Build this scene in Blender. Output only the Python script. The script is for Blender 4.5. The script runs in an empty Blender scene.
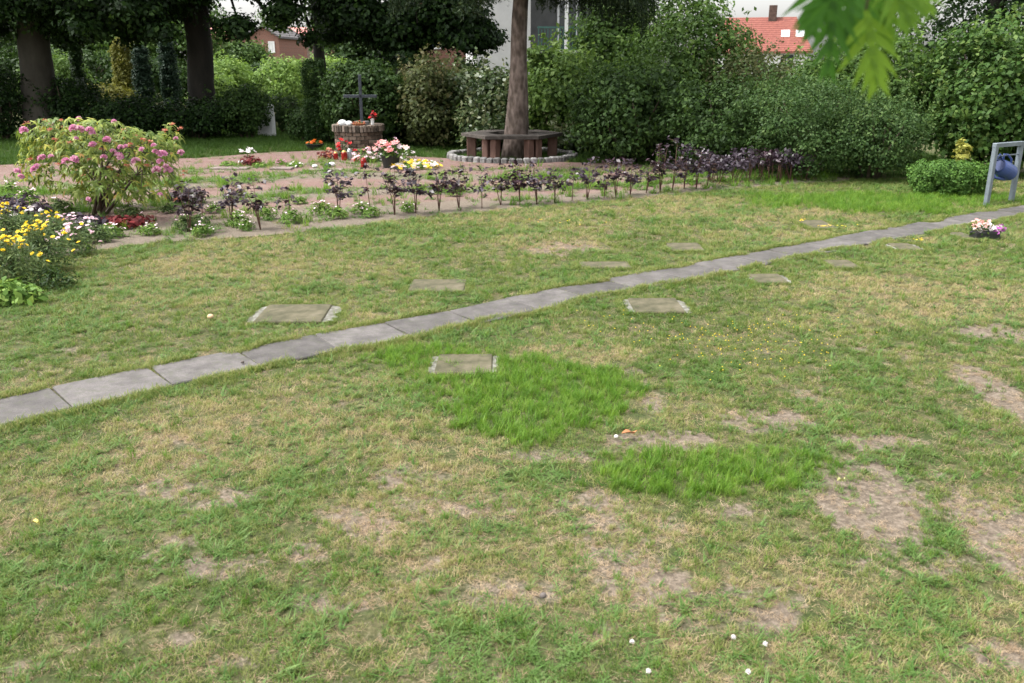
import bpy, math, random
import numpy as np
from mathutils import Vector, Matrix
R = math.radians
rng = np.random.default_rng(7)
random.seed(7)
sc = bpy.context.scene
col = sc.collection
F = 860.0; PITCH = math.atan((341.5 - 65) / F); H = 1.65

# ---------------------------------------------------------------- placing
def G(px, py, z=0.0):
    a = (px - 512) / F; b = (341.5 - py) / F
    dy = math.cos(PITCH) + b * math.sin(PITCH); dz = -math.sin(PITCH) + b * math.cos(PITCH)
    s = (z - H) / dz
    return np.array([a * s, dy * s, z])
def U(px, py, Y):
    a = (px - 512) / F; b = (341.5 - py) / F
    dy = math.cos(PITCH) + b * math.sin(PITCH); dz = -math.sin(PITCH) + b * math.cos(PITCH)
    s = Y / dy
    return np.array([a * s, Y, H + dz * s])

# ---------------------------------------------------------------- scene graph helpers
def tag(o, label=None, cat=None, group=None, kind=None):
    if label: o['label'] = label
    if cat: o['category'] = cat
    if group: o['group'] = group
    if kind: o['kind'] = kind
    return o
def empty(name, loc=(0, 0, 0), rz=0, label=None, cat=None, group=None):
    o = bpy.data.objects.new(name, None); col.objects.link(o)
    o.location = loc; o.rotation_euler = (0, 0, rz); o.empty_display_size = .1
    return tag(o, label, cat, group)
def copy_tree(o, parent=None):
    c = o.copy(); col.objects.link(c)
    if parent is not None: c.parent = parent
    for ch in o.children: copy_tree(ch, c)
    return c
def np_mesh(name, V, Fc, mat, parent=None, loc=None, attr=None, smooth=False, fattrs=None):
    V = np.asarray(V, dtype=np.float32); Fc = np.asarray(Fc, dtype=np.int32)
    me = bpy.data.meshes.new(name)
    nf, k = Fc.shape
    me.vertices.add(len(V)); me.vertices.foreach_set('co', V.ravel())
    me.loops.add(nf * k); me.loops.foreach_set('vertex_index', Fc.ravel())
    me.polygons.add(nf); me.polygons.foreach_set('loop_start', np.arange(nf, dtype=np.int32) * k)
    me.polygons.foreach_set('loop_total', np.full(nf, k, dtype=np.int32))
    if smooth: me.polygons.foreach_set('use_smooth', np.ones(nf, dtype=bool))
    if attr is not None:
        at = me.attributes.new('rnd', 'FLOAT', 'FACE'); at.data.foreach_set('value', np.asarray(attr, dtype=np.float32))
    if fattrs:
        for kx, vv in fattrs.items():
            at = me.attributes.new(kx, 'FLOAT', 'POINT'); at.data.foreach_set('value', np.asarray(vv, dtype=np.float32))
    me.update(calc_edges=True); me.validate()
    me.materials.append(mat)
    o = bpy.data.objects.new(name, me); col.objects.link(o)
    if parent is not None: o.parent = parent
    if loc is not None: o.location = loc
    return o

class MB:
    """collects quads and tris into one mesh"""
    def __init__(s): s.v = []; s.f = []; s.r = []
    def add(s, vs, fs, rnd=None):
        n = len(s.v); s.v += [tuple(float(q) for q in v) for v in vs]
        rr = random.random() if rnd is None else rnd
        for f in fs: s.f.append(tuple(i + n for i in f)); s.r.append(rr)
    def box(s, c, d, rz=0, M=None, bev=0, rnd=None, taper=1.0):
        x, y, z = d[0] / 2, d[1] / 2, d[2] / 2
        if bev:
            b = bev; pts = []
            ring = [(x - b, y), (-x + b, y), (-x, y - b), (-x, -y + b), (-x + b, -y), (x - b, -y), (x, -y + b), (x, y - b)]
            for zz, q in ((-z, 0), (z - b, 0), (z, b)):
                for px, py in ring:
                    k = 1 - q / max(x, .001) if q else 1; l = 1 - q / max(y, .001) if q else 1
                    pts.append((px * k, py * l, zz))
            fs = [tuple(range(7, -1, -1)), tuple(range(16, 24))]
            for j in range(2):
                for i in range(8):
                    a = j * 8 + i; bb = j * 8 + (i + 1) % 8
                    fs.append((a, bb, bb + 8, a + 8))
        else:
            pts = [(-x, -y, -z), (x, -y, -z), (x, y, -z), (-x, y, -z), (-x * taper, -y * taper, z), (x * taper, -y * taper, z), (x * taper, y * taper, z), (-x * taper, y * taper, z)]
            fs = [(3, 2, 1, 0), (4, 5, 6, 7), (0, 1, 5, 4), (1, 2, 6, 5), (2, 3, 7, 6), (3, 0, 4, 7)]
        T = Matrix.Translation(c) @ (M if M is not None else Matrix.Rotation(rz, 4, 'Z'))
        s.add([T @ Vector(p) for p in pts], fs, rnd)
        return s
    def tube(s, pts, rad, n=8, cap=True, jit=0, rnd=None):
        pts = [Vector(p) for p in pts]
        if not hasattr(rad, '__len__'): rad = [rad] * len(pts)
        vs = []; up = Vector((0, 0, 1)); side0 = None
        for i, p in enumerate(pts):
            t = (pts[min(i + 1, len(pts) - 1)] - pts[max(i - 1, 0)]).normalized()
            if side0 is None: side0 = t.orthogonal().normalized()
            side = (side0 - t * side0.dot(t)).normalized(); side0 = side
            bb = t.cross(side)
            for k in range(n):
                a = 2 * math.pi * k / n; r = rad[i] * (1 + (random.uniform(-jit, jit) if jit else 0))
                vs.append(p + side * math.cos(a) * r + bb * math.sin(a) * r)
        fs = []
        for i in range(len(pts) - 1):
            for k in range(n):
                a = i * n + k; b = i * n + (k + 1) % n
                fs.append((a, b, b + n, a + n))
        if cap: fs.append(tuple(range(n - 1, -1, -1))); fs.append(tuple(range((len(pts) - 1) * n, len(pts) * n)))
        s.add(vs, fs, rnd); return s
    def lathe(s, c, prof, n=20, rnd=None, jit=0):
        vs = []; c = Vector(c)
        for r, z in prof:
            for k in range(n):
                a = 2 * math.pi * k / n; q = r * (1 + (random.uniform(-jit, jit) if jit else 0))
                vs.append(c + Vector((q * math.cos(a), q * math.sin(a), z)))
        fs = []
        for i in range(len(prof) - 1):
            for k in range(n):
                a = i * n + k; b = i * n + (k + 1) % n
                fs.append((a, b, b + n, a + n))
        fs.append(tuple(range(n - 1, -1, -1))); fs.append(tuple(range((len(prof) - 1) * n, len(prof) * n)))
        s.add(vs, fs, rnd); return s
    def build(s, name, mat, parent=None, smooth=False, loc=None):
        me = bpy.data.meshes.new(name); me.from_pydata(s.v, [], s.f)
        at = me.attributes.new('rnd', 'FLOAT', 'FACE'); at.data.foreach_set('value', s.r)
        if smooth: me.polygons.foreach_set('use_smooth', [True] * len(me.polygons))
        me.materials.append(mat); me.update()
        o = bpy.data.objects.new(name, me); col.objects.link(o)
        if parent is not None: o.parent = parent
        if loc is not None: o.location = loc
        return o

# ---------------------------------------------------------------- materials
def newmat(name):
    m = bpy.data.materials.new(name); m.use_nodes = True
    nt = m.node_tree; nt.nodes.clear()
    out = nt.nodes.new('ShaderNodeOutputMaterial')
    return m, nt, out
def node(nt, t, **kw):
    n = nt.nodes.new(t)
    for k, v in kw.items():
        if k.startswith('i_'): n.inputs[k[2:].replace('_', ' ')].default_value = v
        else: setattr(n, k, v)
    return n
def ramp(nt, fac, stops, interp='LINEAR'):
    r = nt.nodes.new('ShaderNodeValToRGB'); r.color_ramp.interpolation = interp
    cr = r.color_ramp
    while len(cr.elements) < len(stops): cr.elements.new(.5)
    for e, (p, c) in zip(cr.elements, stops): e.position = p; e.color = (*c, 1)
    nt.links.new(fac, r.inputs['Fac']); return r.outputs['Color']
def leaf_mat(name, stops, trans=.35, rough=.55, inst=False, spec=.18, tcol=None):
    m, nt, out = newmat(name)
    a = node(nt, 'ShaderNodeAttribute', attribute_name='rnd')
    fac = a.outputs['Fac']
    if inst:
        b = node(nt, 'ShaderNodeAttribute', attribute_name='tone', attribute_type='INSTANCER')
        ad = node(nt, 'ShaderNodeMath', operation='MULTIPLY_ADD'); nt.links.new(fac, ad.inputs[0]); ad.inputs[1].default_value = .35
        nt.links.new(b.outputs['Fac'], ad.inputs[2]); fac = ad.outputs[0]
    c = ramp(nt, fac, stops)
    p = node(nt, 'ShaderNodeBsdfPrincipled'); p.inputs['Roughness'].default_value = rough
    p.inputs['Specular IOR Level'].default_value = spec
    nt.links.new(c, p.inputs['Base Color'])
    if trans > 0:
        t = node(nt, 'ShaderNodeBsdfTranslucent'); mx = node(nt, 'ShaderNodeMixShader'); mx.inputs[0].default_value = trans
        hs = node(nt, 'ShaderNodeHueSaturation'); hs.inputs['Saturation'].default_value = 1.05; hs.inputs['Value'].default_value = 1.3
        hs.inputs['Hue'].default_value = .49
        nt.links.new(c, hs.inputs['Color']); nt.links.new(hs.outputs[0], t.inputs['Color'])
        nt.links.new(p.outputs[0], mx.inputs[1]); nt.links.new(t.outputs[0], mx.inputs[2]); nt.links.new(mx.outputs[0], out.inputs[0])
    else: nt.links.new(p.outputs[0], out.inputs[0])
    return m
def surf_mat(name, stops, scale=8, detail=6, rough=.85, bump=.3, bscale=None, coord='Object', stretch=None, metallic=0, usernd=0, dist=.01, spec=.3):
    m, nt, out = newmat(name)
    tc = node(nt, 'ShaderNodeTexCoord'); mp = node(nt, 'ShaderNodeMapping')
    if stretch: mp.inputs['Scale'].default_value = stretch
    nt.links.new(tc.outputs[coord], mp.inputs[0])
    n1 = node(nt, 'ShaderNodeTexNoise'); n1.inputs['Scale'].default_value = scale; n1.inputs['Detail'].default_value = detail
    n1.inputs['Roughness'].default_value = .65
    nt.links.new(mp.outputs[0], n1.inputs[0]); fac = n1.outputs['Fac']
    if usernd:
        a = node(nt, 'ShaderNodeAttribute', attribute_name='rnd')
        q = node(nt, 'ShaderNodeMath', operation='SUBTRACT'); nt.links.new(a.outputs['Fac'], q.inputs[0]); q.inputs[1].default_value = .5
        ad = node(nt, 'ShaderNodeMath', operation='MULTIPLY_ADD'); nt.links.new(q.outputs[0], ad.inputs[0]); ad.inputs[1].default_value = usernd
        nt.links.new(fac, ad.inputs[2]); fac = ad.outputs[0]
    c = ramp(nt, fac, stops)
    p = node(nt, 'ShaderNodeBsdfPrincipled'); p.inputs['Roughness'].default_value = rough; p.inputs['Metallic'].default_value = metallic
    p.inputs['Specular IOR Level'].default_value = spec
    nt.links.new(c, p.inputs['Base Color'])
    if bump:
        n2 = node(nt, 'ShaderNodeTexNoise'); n2.inputs['Scale'].default_value = bscale or scale * 4; n2.inputs['Detail'].default_value = 5
        nt.links.new(mp.outputs[0], n2.inputs[0])
        b = node(nt, 'ShaderNodeBump'); b.inputs['Strength'].default_value = bump; b.inputs['Distance'].default_value = dist
        nt.links.new(n2.outputs['Fac'], b.inputs['Height']); nt.links.new(b.outputs[0], p.inputs['Normal'])
    nt.links.new(p.outputs[0], out.inputs[0]); return m
def plain(name, c, rough=.5, metallic=0, spec=.4):
    d = tuple(q * .82 for q in c)
    return surf_mat(name, [(.3, d), (.7, c)], scale=14, rough=rough, bump=.08, metallic=metallic, spec=spec)
S = lambda *a: a
M = {}
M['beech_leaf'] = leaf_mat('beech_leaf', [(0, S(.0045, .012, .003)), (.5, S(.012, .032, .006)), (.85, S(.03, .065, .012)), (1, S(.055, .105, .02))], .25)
M['dark_leaf'] = leaf_mat('dark_leaf', [(0, S(0.0130, 0.0302, 0.0072)), (.6, S(0.0288, 0.0612, 0.0122)), (1, S(0.0648, 0.1152, 0.0252))], .25)
M['mid_leaf'] = leaf_mat('mid_leaf', [(0, S(0.0290, 0.0580, 0.0116)), (.6, S(0.0580, 0.1159, 0.0215)), (1, S(0.1242, 0.1987, 0.0414))], .3)
M['bright_leaf'] = leaf_mat('bright_leaf', [(0, S(0.0382, 0.0765, 0.0136)), (.6, S(0.0850, 0.1530, 0.0298)), (1, S(0.1700, 0.2550, 0.0638))], .35)
M['glossy_leaf'] = leaf_mat('glossy_leaf', [(0, S(0.0225, 0.0450, 0.0112)), (.55, S(0.0450, 0.0788, 0.0188)), (1, S(0.1500, 0.1650, 0.0750))], .2, rough=.4, spec=.35)
M['privet_leaf'] = leaf_mat('privet_leaf', [(0, S(0.0242, 0.0524, 0.0146)), (.6, S(0.0484, 0.0968, 0.0242)), (1, S(0.1048, 0.1613, 0.0484))], .3)
M['ivy_leaf'] = leaf_mat('ivy_leaf', [(0, S(0.0248, 0.0537, 0.0116)), (.6, S(0.0495, 0.1073, 0.0198)), (.9, S(0.1155, 0.1815, 0.0413)), (1, S(0.1815, 0.2475, 0.0743))], .3)
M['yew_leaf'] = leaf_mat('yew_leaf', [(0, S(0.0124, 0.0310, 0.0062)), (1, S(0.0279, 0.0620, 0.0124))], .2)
M['sunlit_leaf'] = leaf_mat('sunlit_leaf', [(0, S(.07, .13, .025)), (.6, S(.15, .25, .05)), (1, S(.28, .38, .11))], .35)  # brighter copy of bright_leaf: sunlight on the garden shrubs put into the colour
M['golden_leaf'] = leaf_mat('golden_leaf', [(0, S(0.0750, 0.0900, 0.0150)), (1, S(0.2100, 0.2025, 0.0375))], .3)
M['yellow_leaf'] = leaf_mat('yellow_leaf', [(0, S(0.2000, 0.2160, 0.0320)), (1, S(0.4800, 0.4640, 0.1200))], .3)
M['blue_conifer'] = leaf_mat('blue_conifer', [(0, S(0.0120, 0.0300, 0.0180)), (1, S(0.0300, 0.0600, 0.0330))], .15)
M['spruce'] = leaf_mat('spruce_needle', [(0, S(0.0084, 0.0180, 0.0066)), (.7, S(0.0180, 0.0360, 0.0120)), (1, S(0.0450, 0.0660, 0.0180))], .15)
M['olive_leaf'] = leaf_mat('olive_leaf', [(0, S(0.0350, 0.0420, 0.0140)), (.6, S(0.0630, 0.0840, 0.0245)), (1, S(0.1400, 0.1260, 0.0560))], .3)
M['rhodo'] = leaf_mat('rhododendron_leaf', [(0, S(.075, .125, .026)), (.45, S(.15, .21, .042)), (.8, S(.27, .32, .075)), (.94, S(.4, .39, .065)), (1, S(.36, .22, .08))], .3, rough=.4)
M['pink'] = leaf_mat('pink_petal', [(0, S(.5, .17, .32)), (.5, S(.66, .32, .46)), (1, S(.8, .56, .63))], .3, rough=.6)
M['spent'] = leaf_mat('spent_petal', [(0, S(.42, .12, .08)), (.6, S(.55, .24, .15)), (1, S(.65, .4, .28))], .3, rough=.7)
M['white_petal'] = leaf_mat('white_petal', [(0, S(.68, .6, .62)), (1, S(.85, .82, .82))], .3, rough=.6)
M['pinkwhite'] = leaf_mat('pale_pink_petal', [(0, S(.75, .5, .58)), (1, S(.85, .75, .78))], .3, rough=.6)
M['yellow_petal'] = leaf_mat('yellow_petal', [(0, S(.75, .5, .02)), (1, S(.85, .72, .1))], .25, rough=.6)
M['red_petal'] = leaf_mat('red_petal', [(0, S(.4, .02, .02)), (1, S(.65, .05, .05))], .25, rough=.6)
M['orange_petal'] = leaf_mat('orange_petal', [(0, S(.55, .1, .02)), (1, S(.75, .25, .05))], .25, rough=.6)
M['salmon_petal'] = leaf_mat('salmon_petal', [(0, S(.75, .3, .3)), (1, S(.85, .55, .5))], .25, rough=.6)
M['purple_petal'] = leaf_mat('purple_petal', [(0, S(.25, .04, .25)), (1, S(.5, .15, .45))], .25, rough=.6)
M['purple_leaf'] = leaf_mat('purple_leaf', [(0, S(0.0112, 0.0056, 0.0088)), (.5, S(0.0304, 0.0128, 0.0216)), (.85, S(0.0600, 0.0336, 0.0464)), (1, S(0.0720, 0.0800, 0.0400))], .2, rough=.4, spec=.5)
M['lilac_leaf'] = leaf_mat('greyish_purple_leaf', [(0, S(0.0210, 0.0126, 0.0210)), (.6, S(0.0504, 0.0336, 0.0504)), (1, S(0.1008, 0.0798, 0.0966))], .2, rough=.4, spec=.5)
M['weed'] = leaf_mat('weed_leaf', [(0, S(.06, .12, .02)), (.6, S(.12, .22, .04)), (1, S(.24, .34, .08))], .3)
M['feather'] = leaf_mat('feathery_leaf', [(0, S(0.0400, 0.0720, 0.0240)), (.6, S(0.0800, 0.1280, 0.0400)), (1, S(0.1600, 0.2080, 0.0720))], .3)
M['redleaf'] = leaf_mat('dark_red_leaf', [(0, S(.06, .01, .012)), (1, S(.2, .03, .03))], .2)
M['front_leaf'] = leaf_mat('foreground_leaf', [(0, S(0.0250, 0.0875, 0.0150)), (.5, S(0.0562, 0.1500, 0.0187)), (1, S(0.1500, 0.2625, 0.0275))], .55, rough=.5)
GS = [(0, S(.048, .09, .02)), (.28, S(.105, .165, .034)), (.5, S(.185, .235, .058)), (.75, S(.29, .285, .11)), (1.0, S(.40, .325, .175))]
M['grass'] = leaf_mat('lawn_grass', GS, .35, inst=True, rough=.5)
M['lush'] = leaf_mat('lush_grass', [(0, S(0.0581, 0.1329, 0.0167)), (.5, S(0.1080, 0.2243, 0.0249)), (1, S(0.1994, 0.3158, 0.0498))], .4, inst=True, rough=.45)
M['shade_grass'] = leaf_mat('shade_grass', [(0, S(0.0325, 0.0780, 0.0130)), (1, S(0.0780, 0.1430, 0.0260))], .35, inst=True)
M['straw'] = leaf_mat('dry_grass', [(0, S(.21, .145, .085)), (.6, S(.36, .265, .165)), (1, S(.48, .38, .25))], .2, inst=True, rough=.7)
M['clover'] = leaf_mat('clover_leaf', [(0, S(0.0510, 0.1190, 0.0238)), (.5, S(0.0935, 0.1785, 0.0382)), (1, S(0.1700, 0.2465, 0.0850))], .3, inst=True)
M['bark_beech'] = surf_mat('beech_bark', [(.3, S(.032, .028, .022)), (.7, S(.07, .063, .05))], 3, rough=.9, bump=.5, bscale=14, stretch=(1, 1, .4), dist=.02)
M['bark_dark'] = surf_mat('dark_bark', [(.3, S(.012, .011, .009)), (.7, S(.03, .026, .021))], 4, rough=.9, bump=.6, bscale=18, stretch=(1, 1, .3), dist=.03)
M['twig'] = surf_mat('twig_bark', [(.3, S(.05, .038, .028)), (.7, S(.12, .09, .065))], 12, rough=.85)
M['greenstem'] = plain('green_stem', S(.12, .16, .05), .7)
M['stem_red'] = plain('seedling_stem', S(.12, .06, .045), .7)

# scaly spruce bark
def spruce_bark():
    m, nt, out = newmat('spruce_bark')
    tc = node(nt, 'ShaderNodeTexCoord'); mp = node(nt, 'ShaderNodeMapping'); mp.inputs['Scale'].default_value = (1, 1, .5)
    nt.links.new(tc.outputs['Object'], mp.inputs[0])
    v = node(nt, 'ShaderNodeTexVoronoi'); v.inputs['Scale'].default_value = 16; nt.links.new(mp.outputs[0], v.inputs['Vector'])
    n = node(nt, 'ShaderNodeTexNoise'); n.inputs['Scale'].default_value = 9; n.inputs['Detail'].default_value = 7; nt.links.new(mp.outputs[0], n.inputs[0])
    ad = node(nt, 'ShaderNodeMath', operation='MULTIPLY_ADD'); nt.links.new(v.outputs['Distance'], ad.inputs[0]); ad.inputs[1].default_value = .35
    nt.links.new(n.outputs['Fac'], ad.inputs[2])
    c = ramp(nt, ad.outputs[0], [(.35, S(.028, .02, .015)), (.6, S(.075, .054, .042)), (.85, S(.17, .13, .11))])
    p = node(nt, 'ShaderNodeBsdfPrincipled'); p.inputs['Roughness'].default_value = .9; nt.links.new(c, p.inputs['Base Color'])
    b = node(nt, 'ShaderNodeBump'); b.inputs['Strength'].default_value = .8; b.inputs['Distance'].default_value = .03
    nt.links.new(ad.outputs[0], b.inputs['Height']); nt.links.new(b.outputs[0], p.inputs['Normal']); nt.links.new(p.outputs[0], out.inputs[0])
    return m
M['bark_spruce'] = spruce_bark()

# ---------------------------------------------------------------- numpy noise
def vnoise(x, y, seed=0):
    x = np.asarray(x, float); y = np.asarray(y, float)
    xi = np.floor(x).astype(np.int64); yi = np.floor(y).astype(np.int64); xf = x - xi; yf = y - yi
    def h(a, b):
        n = (a * 374761393 + b * 668265263 + seed * 974711) & 0xffffffff
        n = ((n ^ (n >> 13)) * 1274126177) & 0xffffffff
        return ((n ^ (n >> 16)) & 0xffff) / 65535.0
    u = xf * xf * (3 - 2 * xf); v = yf * yf * (3 - 2 * yf)
    return (h(xi, yi) * (1 - u) + h(xi + 1, yi) * u) * (1 - v) + (h(xi, yi + 1) * (1 - u) + h(xi + 1, yi + 1) * u) * v
def fbm(x, y, s, seed=0, o=4):
    t = 0; a = .5; k = s; w = 0
    for i in range(o):
        t = t + a * vnoise(np.asarray(x) * k + 13.7 * i, np.asarray(y) * k + 5.1 * i, seed + i); w += a; a *= .55; k *= 2.1
    return t / w
def in_poly(x, y, poly):
    x = np.asarray(x); y = np.asarray(y); r = np.zeros(x.shape, bool); n = len(poly)
    for i in range(n):
        x1, y1 = poly[i]; x2, y2 = poly[(i + 1) % n]
        c = ((y1 > y) != (y2 > y)); xx = (x2 - x1) * (y - y1) / ((y2 - y1) or 1e-9) + x1
        r ^= c & (x < xx)
    return r
def sstep(a, b, x): t = np.clip((x - a) / (b - a), 0, 1); return t * t * (3 - 2 * t)

# lawn patches read off the photograph, stored as ground ellipses
def ell(px, py, rx, ry):
    c = G(px, py); k = math.hypot(c[1], H) / F
    y1 = G(px, py - ry)[1]; y2 = G(px, py + ry)[1]
    return (c[0], c[1], rx * k, (y1 - y2) / 2)
BARE = [ell(*a) + (w,) for a, w in [((865, 492, 62, 42), 1), ((1018, 405, 26, 50), 1.1), ((1010, 545, 42, 75), .9), ((1000, 335, 40, 12), 1),
    ((520, 592, 60, 24), .8), ((655, 588, 60, 24), .75), ((655, 440, 60, 14), .85), ((560, 455, 70, 10), .7), ((215, 565, 36, 16), .9),
    ((305, 552, 22, 14), 1), ((235, 497, 26, 10), .8), ((415, 478, 50, 18), .6), ((760, 420, 50, 12), .7), ((770, 615, 24, 18), .8), ((150, 490, 60, 12), .5),
    ((445, 505, 90, 16), .55), ((620, 575, 20, 10), .8), ((180, 642, 24, 12), .8), ((880, 440, 50, 9), .7), ((560, 248, 50, 8), .7), ((370, 520, 60, 20), .5),
    ((650, 400, 14, 20), .7), ((330, 602, 40, 12), .5), ((985, 655, 60, 22), .8), ((910, 560, 60, 18), .5), ((240, 660, 40, 12), .5), ((690, 618, 50, 14), .5), ((735, 510, 40, 8), .5)]]
DRY = [ell(*a) + (w,) for a, w in [((260, 430, 160, 42), .8), ((430, 430, 90, 60), .7), ((400, 515, 110, 45), .6), ((590, 355, 80, 14), .9), ((540, 242, 90, 12), .9),
    ((330, 268, 110, 16), .7), ((930, 300, 150, 28), .8), ((100, 480, 130, 40), .6), ((300, 400, 80, 30), .5), ((660, 400, 90, 30), .5), ((820, 235, 150, 12), .6), ((720, 345, 80, 14), .4),
    ((20, 390, 60, 14), .6), ((600, 610, 150, 40), .35), ((560, 225, 120, 10), .5), ((870, 400, 150, 40), .3), ((200, 280, 100, 20), .4), ((450, 250, 130, 14), .4)]]
LUSH = [ell(*a) + (w,) for a, w in [((455, 390, 70, 22), .8), ((430, 372, 40, 14), .7), ((530, 392, 115, 42), 1.2), ((690, 473, 95, 26), 1.1), ((785, 462, 60, 18), .8), ((880, 203, 130, 11), 1.1), ((640, 412, 30, 14), .5), ((420, 358, 70, 14), .9), ((600, 400, 50, 20), .6), ((970, 198, 60, 6), .8), ((590, 375, 40, 10), .5)]]
def field(lst, x, y, seed):
    wob = (fbm(x, y, 2.2, seed) - .5) * .9 + (fbm(x, y, 7, seed + 9) - .5) * .5
    r = np.zeros(np.shape(x))
    for cx, cy, rx, ry, w in lst:
        d = np.sqrt(((x - cx) / rx) ** 2 + ((y - cy) / ry) ** 2) + wob
        r = np.maximum(r, w * (1 - sstep(.55, 1.25, d)))
    return r
def maps(x, y):
    b = field(BARE, x, y, 3); n = fbm(x, y, 2.6, 40); n2 = fbm(x, y, 8, 51)
    spots = sstep(.56, .70, n * .55 + n2 * .45) * .75
    near = 1 - sstep(4.2, 6.5, y)
    bare = np.maximum(b * (.55 + .45 * sstep(.38, .58, fbm(x, y, 6, 77))), spots * (.3 + .5 * near) * .75)
    lush = field(LUSH, x, y, 17) 
    dry = np.maximum(field(DRY, x, y, 23), sstep(.42, .7, fbm(x, y, 1.1, 66)) * .65)
    dry = np.clip(dry * (1 - lush), 0, 1); bare = np.clip(bare * (1 - .9 * np.clip(lush, 0, 1)), 0, 1)
    return bare, dry, np.clip(lush, 0, 1)

# ---------------------------------------------------------------- gravel bed outline
front_px = [(-260, 330), (-100, 292), (0, 268), (60, 257), (100, 250), (150, 243), (200, 240), (260, 236), (330, 229), (420, 217), (500, 210), (560, 205), (640, 198), (720, 190), (800, 184), (850, 181)]
back_px = [(-260, 176), (-100, 170), (0, 165), (40, 163), (100, 160), (150, 159), (200, 158), (260, 153), (330, 150), (420, 157), (500, 161), (560, 162), (640, 165), (720, 167), (800, 169), (850, 170)]
FR = np.array([G(*p)[:2] for p in front_px]); BK = np.array([G(*p)[:2] for p in back_px])
bed_poly = [tuple(p) for p in FR] + [tuple(p) for p in BK[::-1]]
def bedpt(u, t):
    u = np.asarray(u, float); i = np.clip(u, 0, len(FR) - 1.001); k = i.astype(int); f = (i - k)
    a = FR[k] * (1 - f)[..., None] + FR[k + 1] * f[..., None]; b = BK[k] * (1 - f)[..., None] + BK[k + 1] * f[..., None]
    return a + (b - a) * np.asarray(t)[..., None]
def band_green(t, x, y):
    w = t + (fbm(x, y, 1.2, 91) - .5) * .05
    g = sstep(.24, .26, w) * (1 - sstep(.34, .36, w)) + sstep(.46, .48, w) * (1 - sstep(.58, .60, w)) + .45 * sstep(.65, .67, w) * (1 - sstep(.75, .77, w))
    return np.clip(g, 0, 1)

# ---------------------------------------------------------------- ground sheets
def nonuni(dense_a, dense_b, step, far_a, far_b):
    mid = np.arange(dense_a, dense_b + 1e-6, step)
    lo = dense_a - np.array([.3, .8, 1.6, 3, 6, 12, 25, 50, abs(far_a - dense_a)]); hi = dense_b + np.array([.3, .8, 1.6, 3, 6, 12, 25, 60, abs(far_b - dense_b)])
    return np.concatenate([np.sort(lo), mid, hi])
xs = nonuni(-7.5, 9.0, .045, -220, 220); ys = nonuni(1.0, 13.5, .045, -80, 320)
X, Y = np.meshgrid(xs, ys); nx, ny = len(xs), len(ys)
bare, dry, lush = maps(X, Y)
Z = (fbm(X, Y, 1.5, 5) - .5) * .02 + (fbm(X, Y, 9, 8) - .5) * .012 - bare * .008
inside = (X > -7) & (X < 8.5) & (Y > 1.2) & (Y < 13); Z = np.where(inside, Z, -.012)
Z = np.where(in_poly(X, Y, bed_poly), -.02, Z)
V = np.stack([X.ravel(), Y.ravel(), Z.ravel()], 1)
ii, jj = np.meshgrid(np.arange(nx - 1), np.arange(ny - 1)); a0 = (jj * nx + ii).ravel()
Fq = np.stack([a0, a0 + 1, a0 + nx + 1, a0 + nx], 1)
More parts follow.
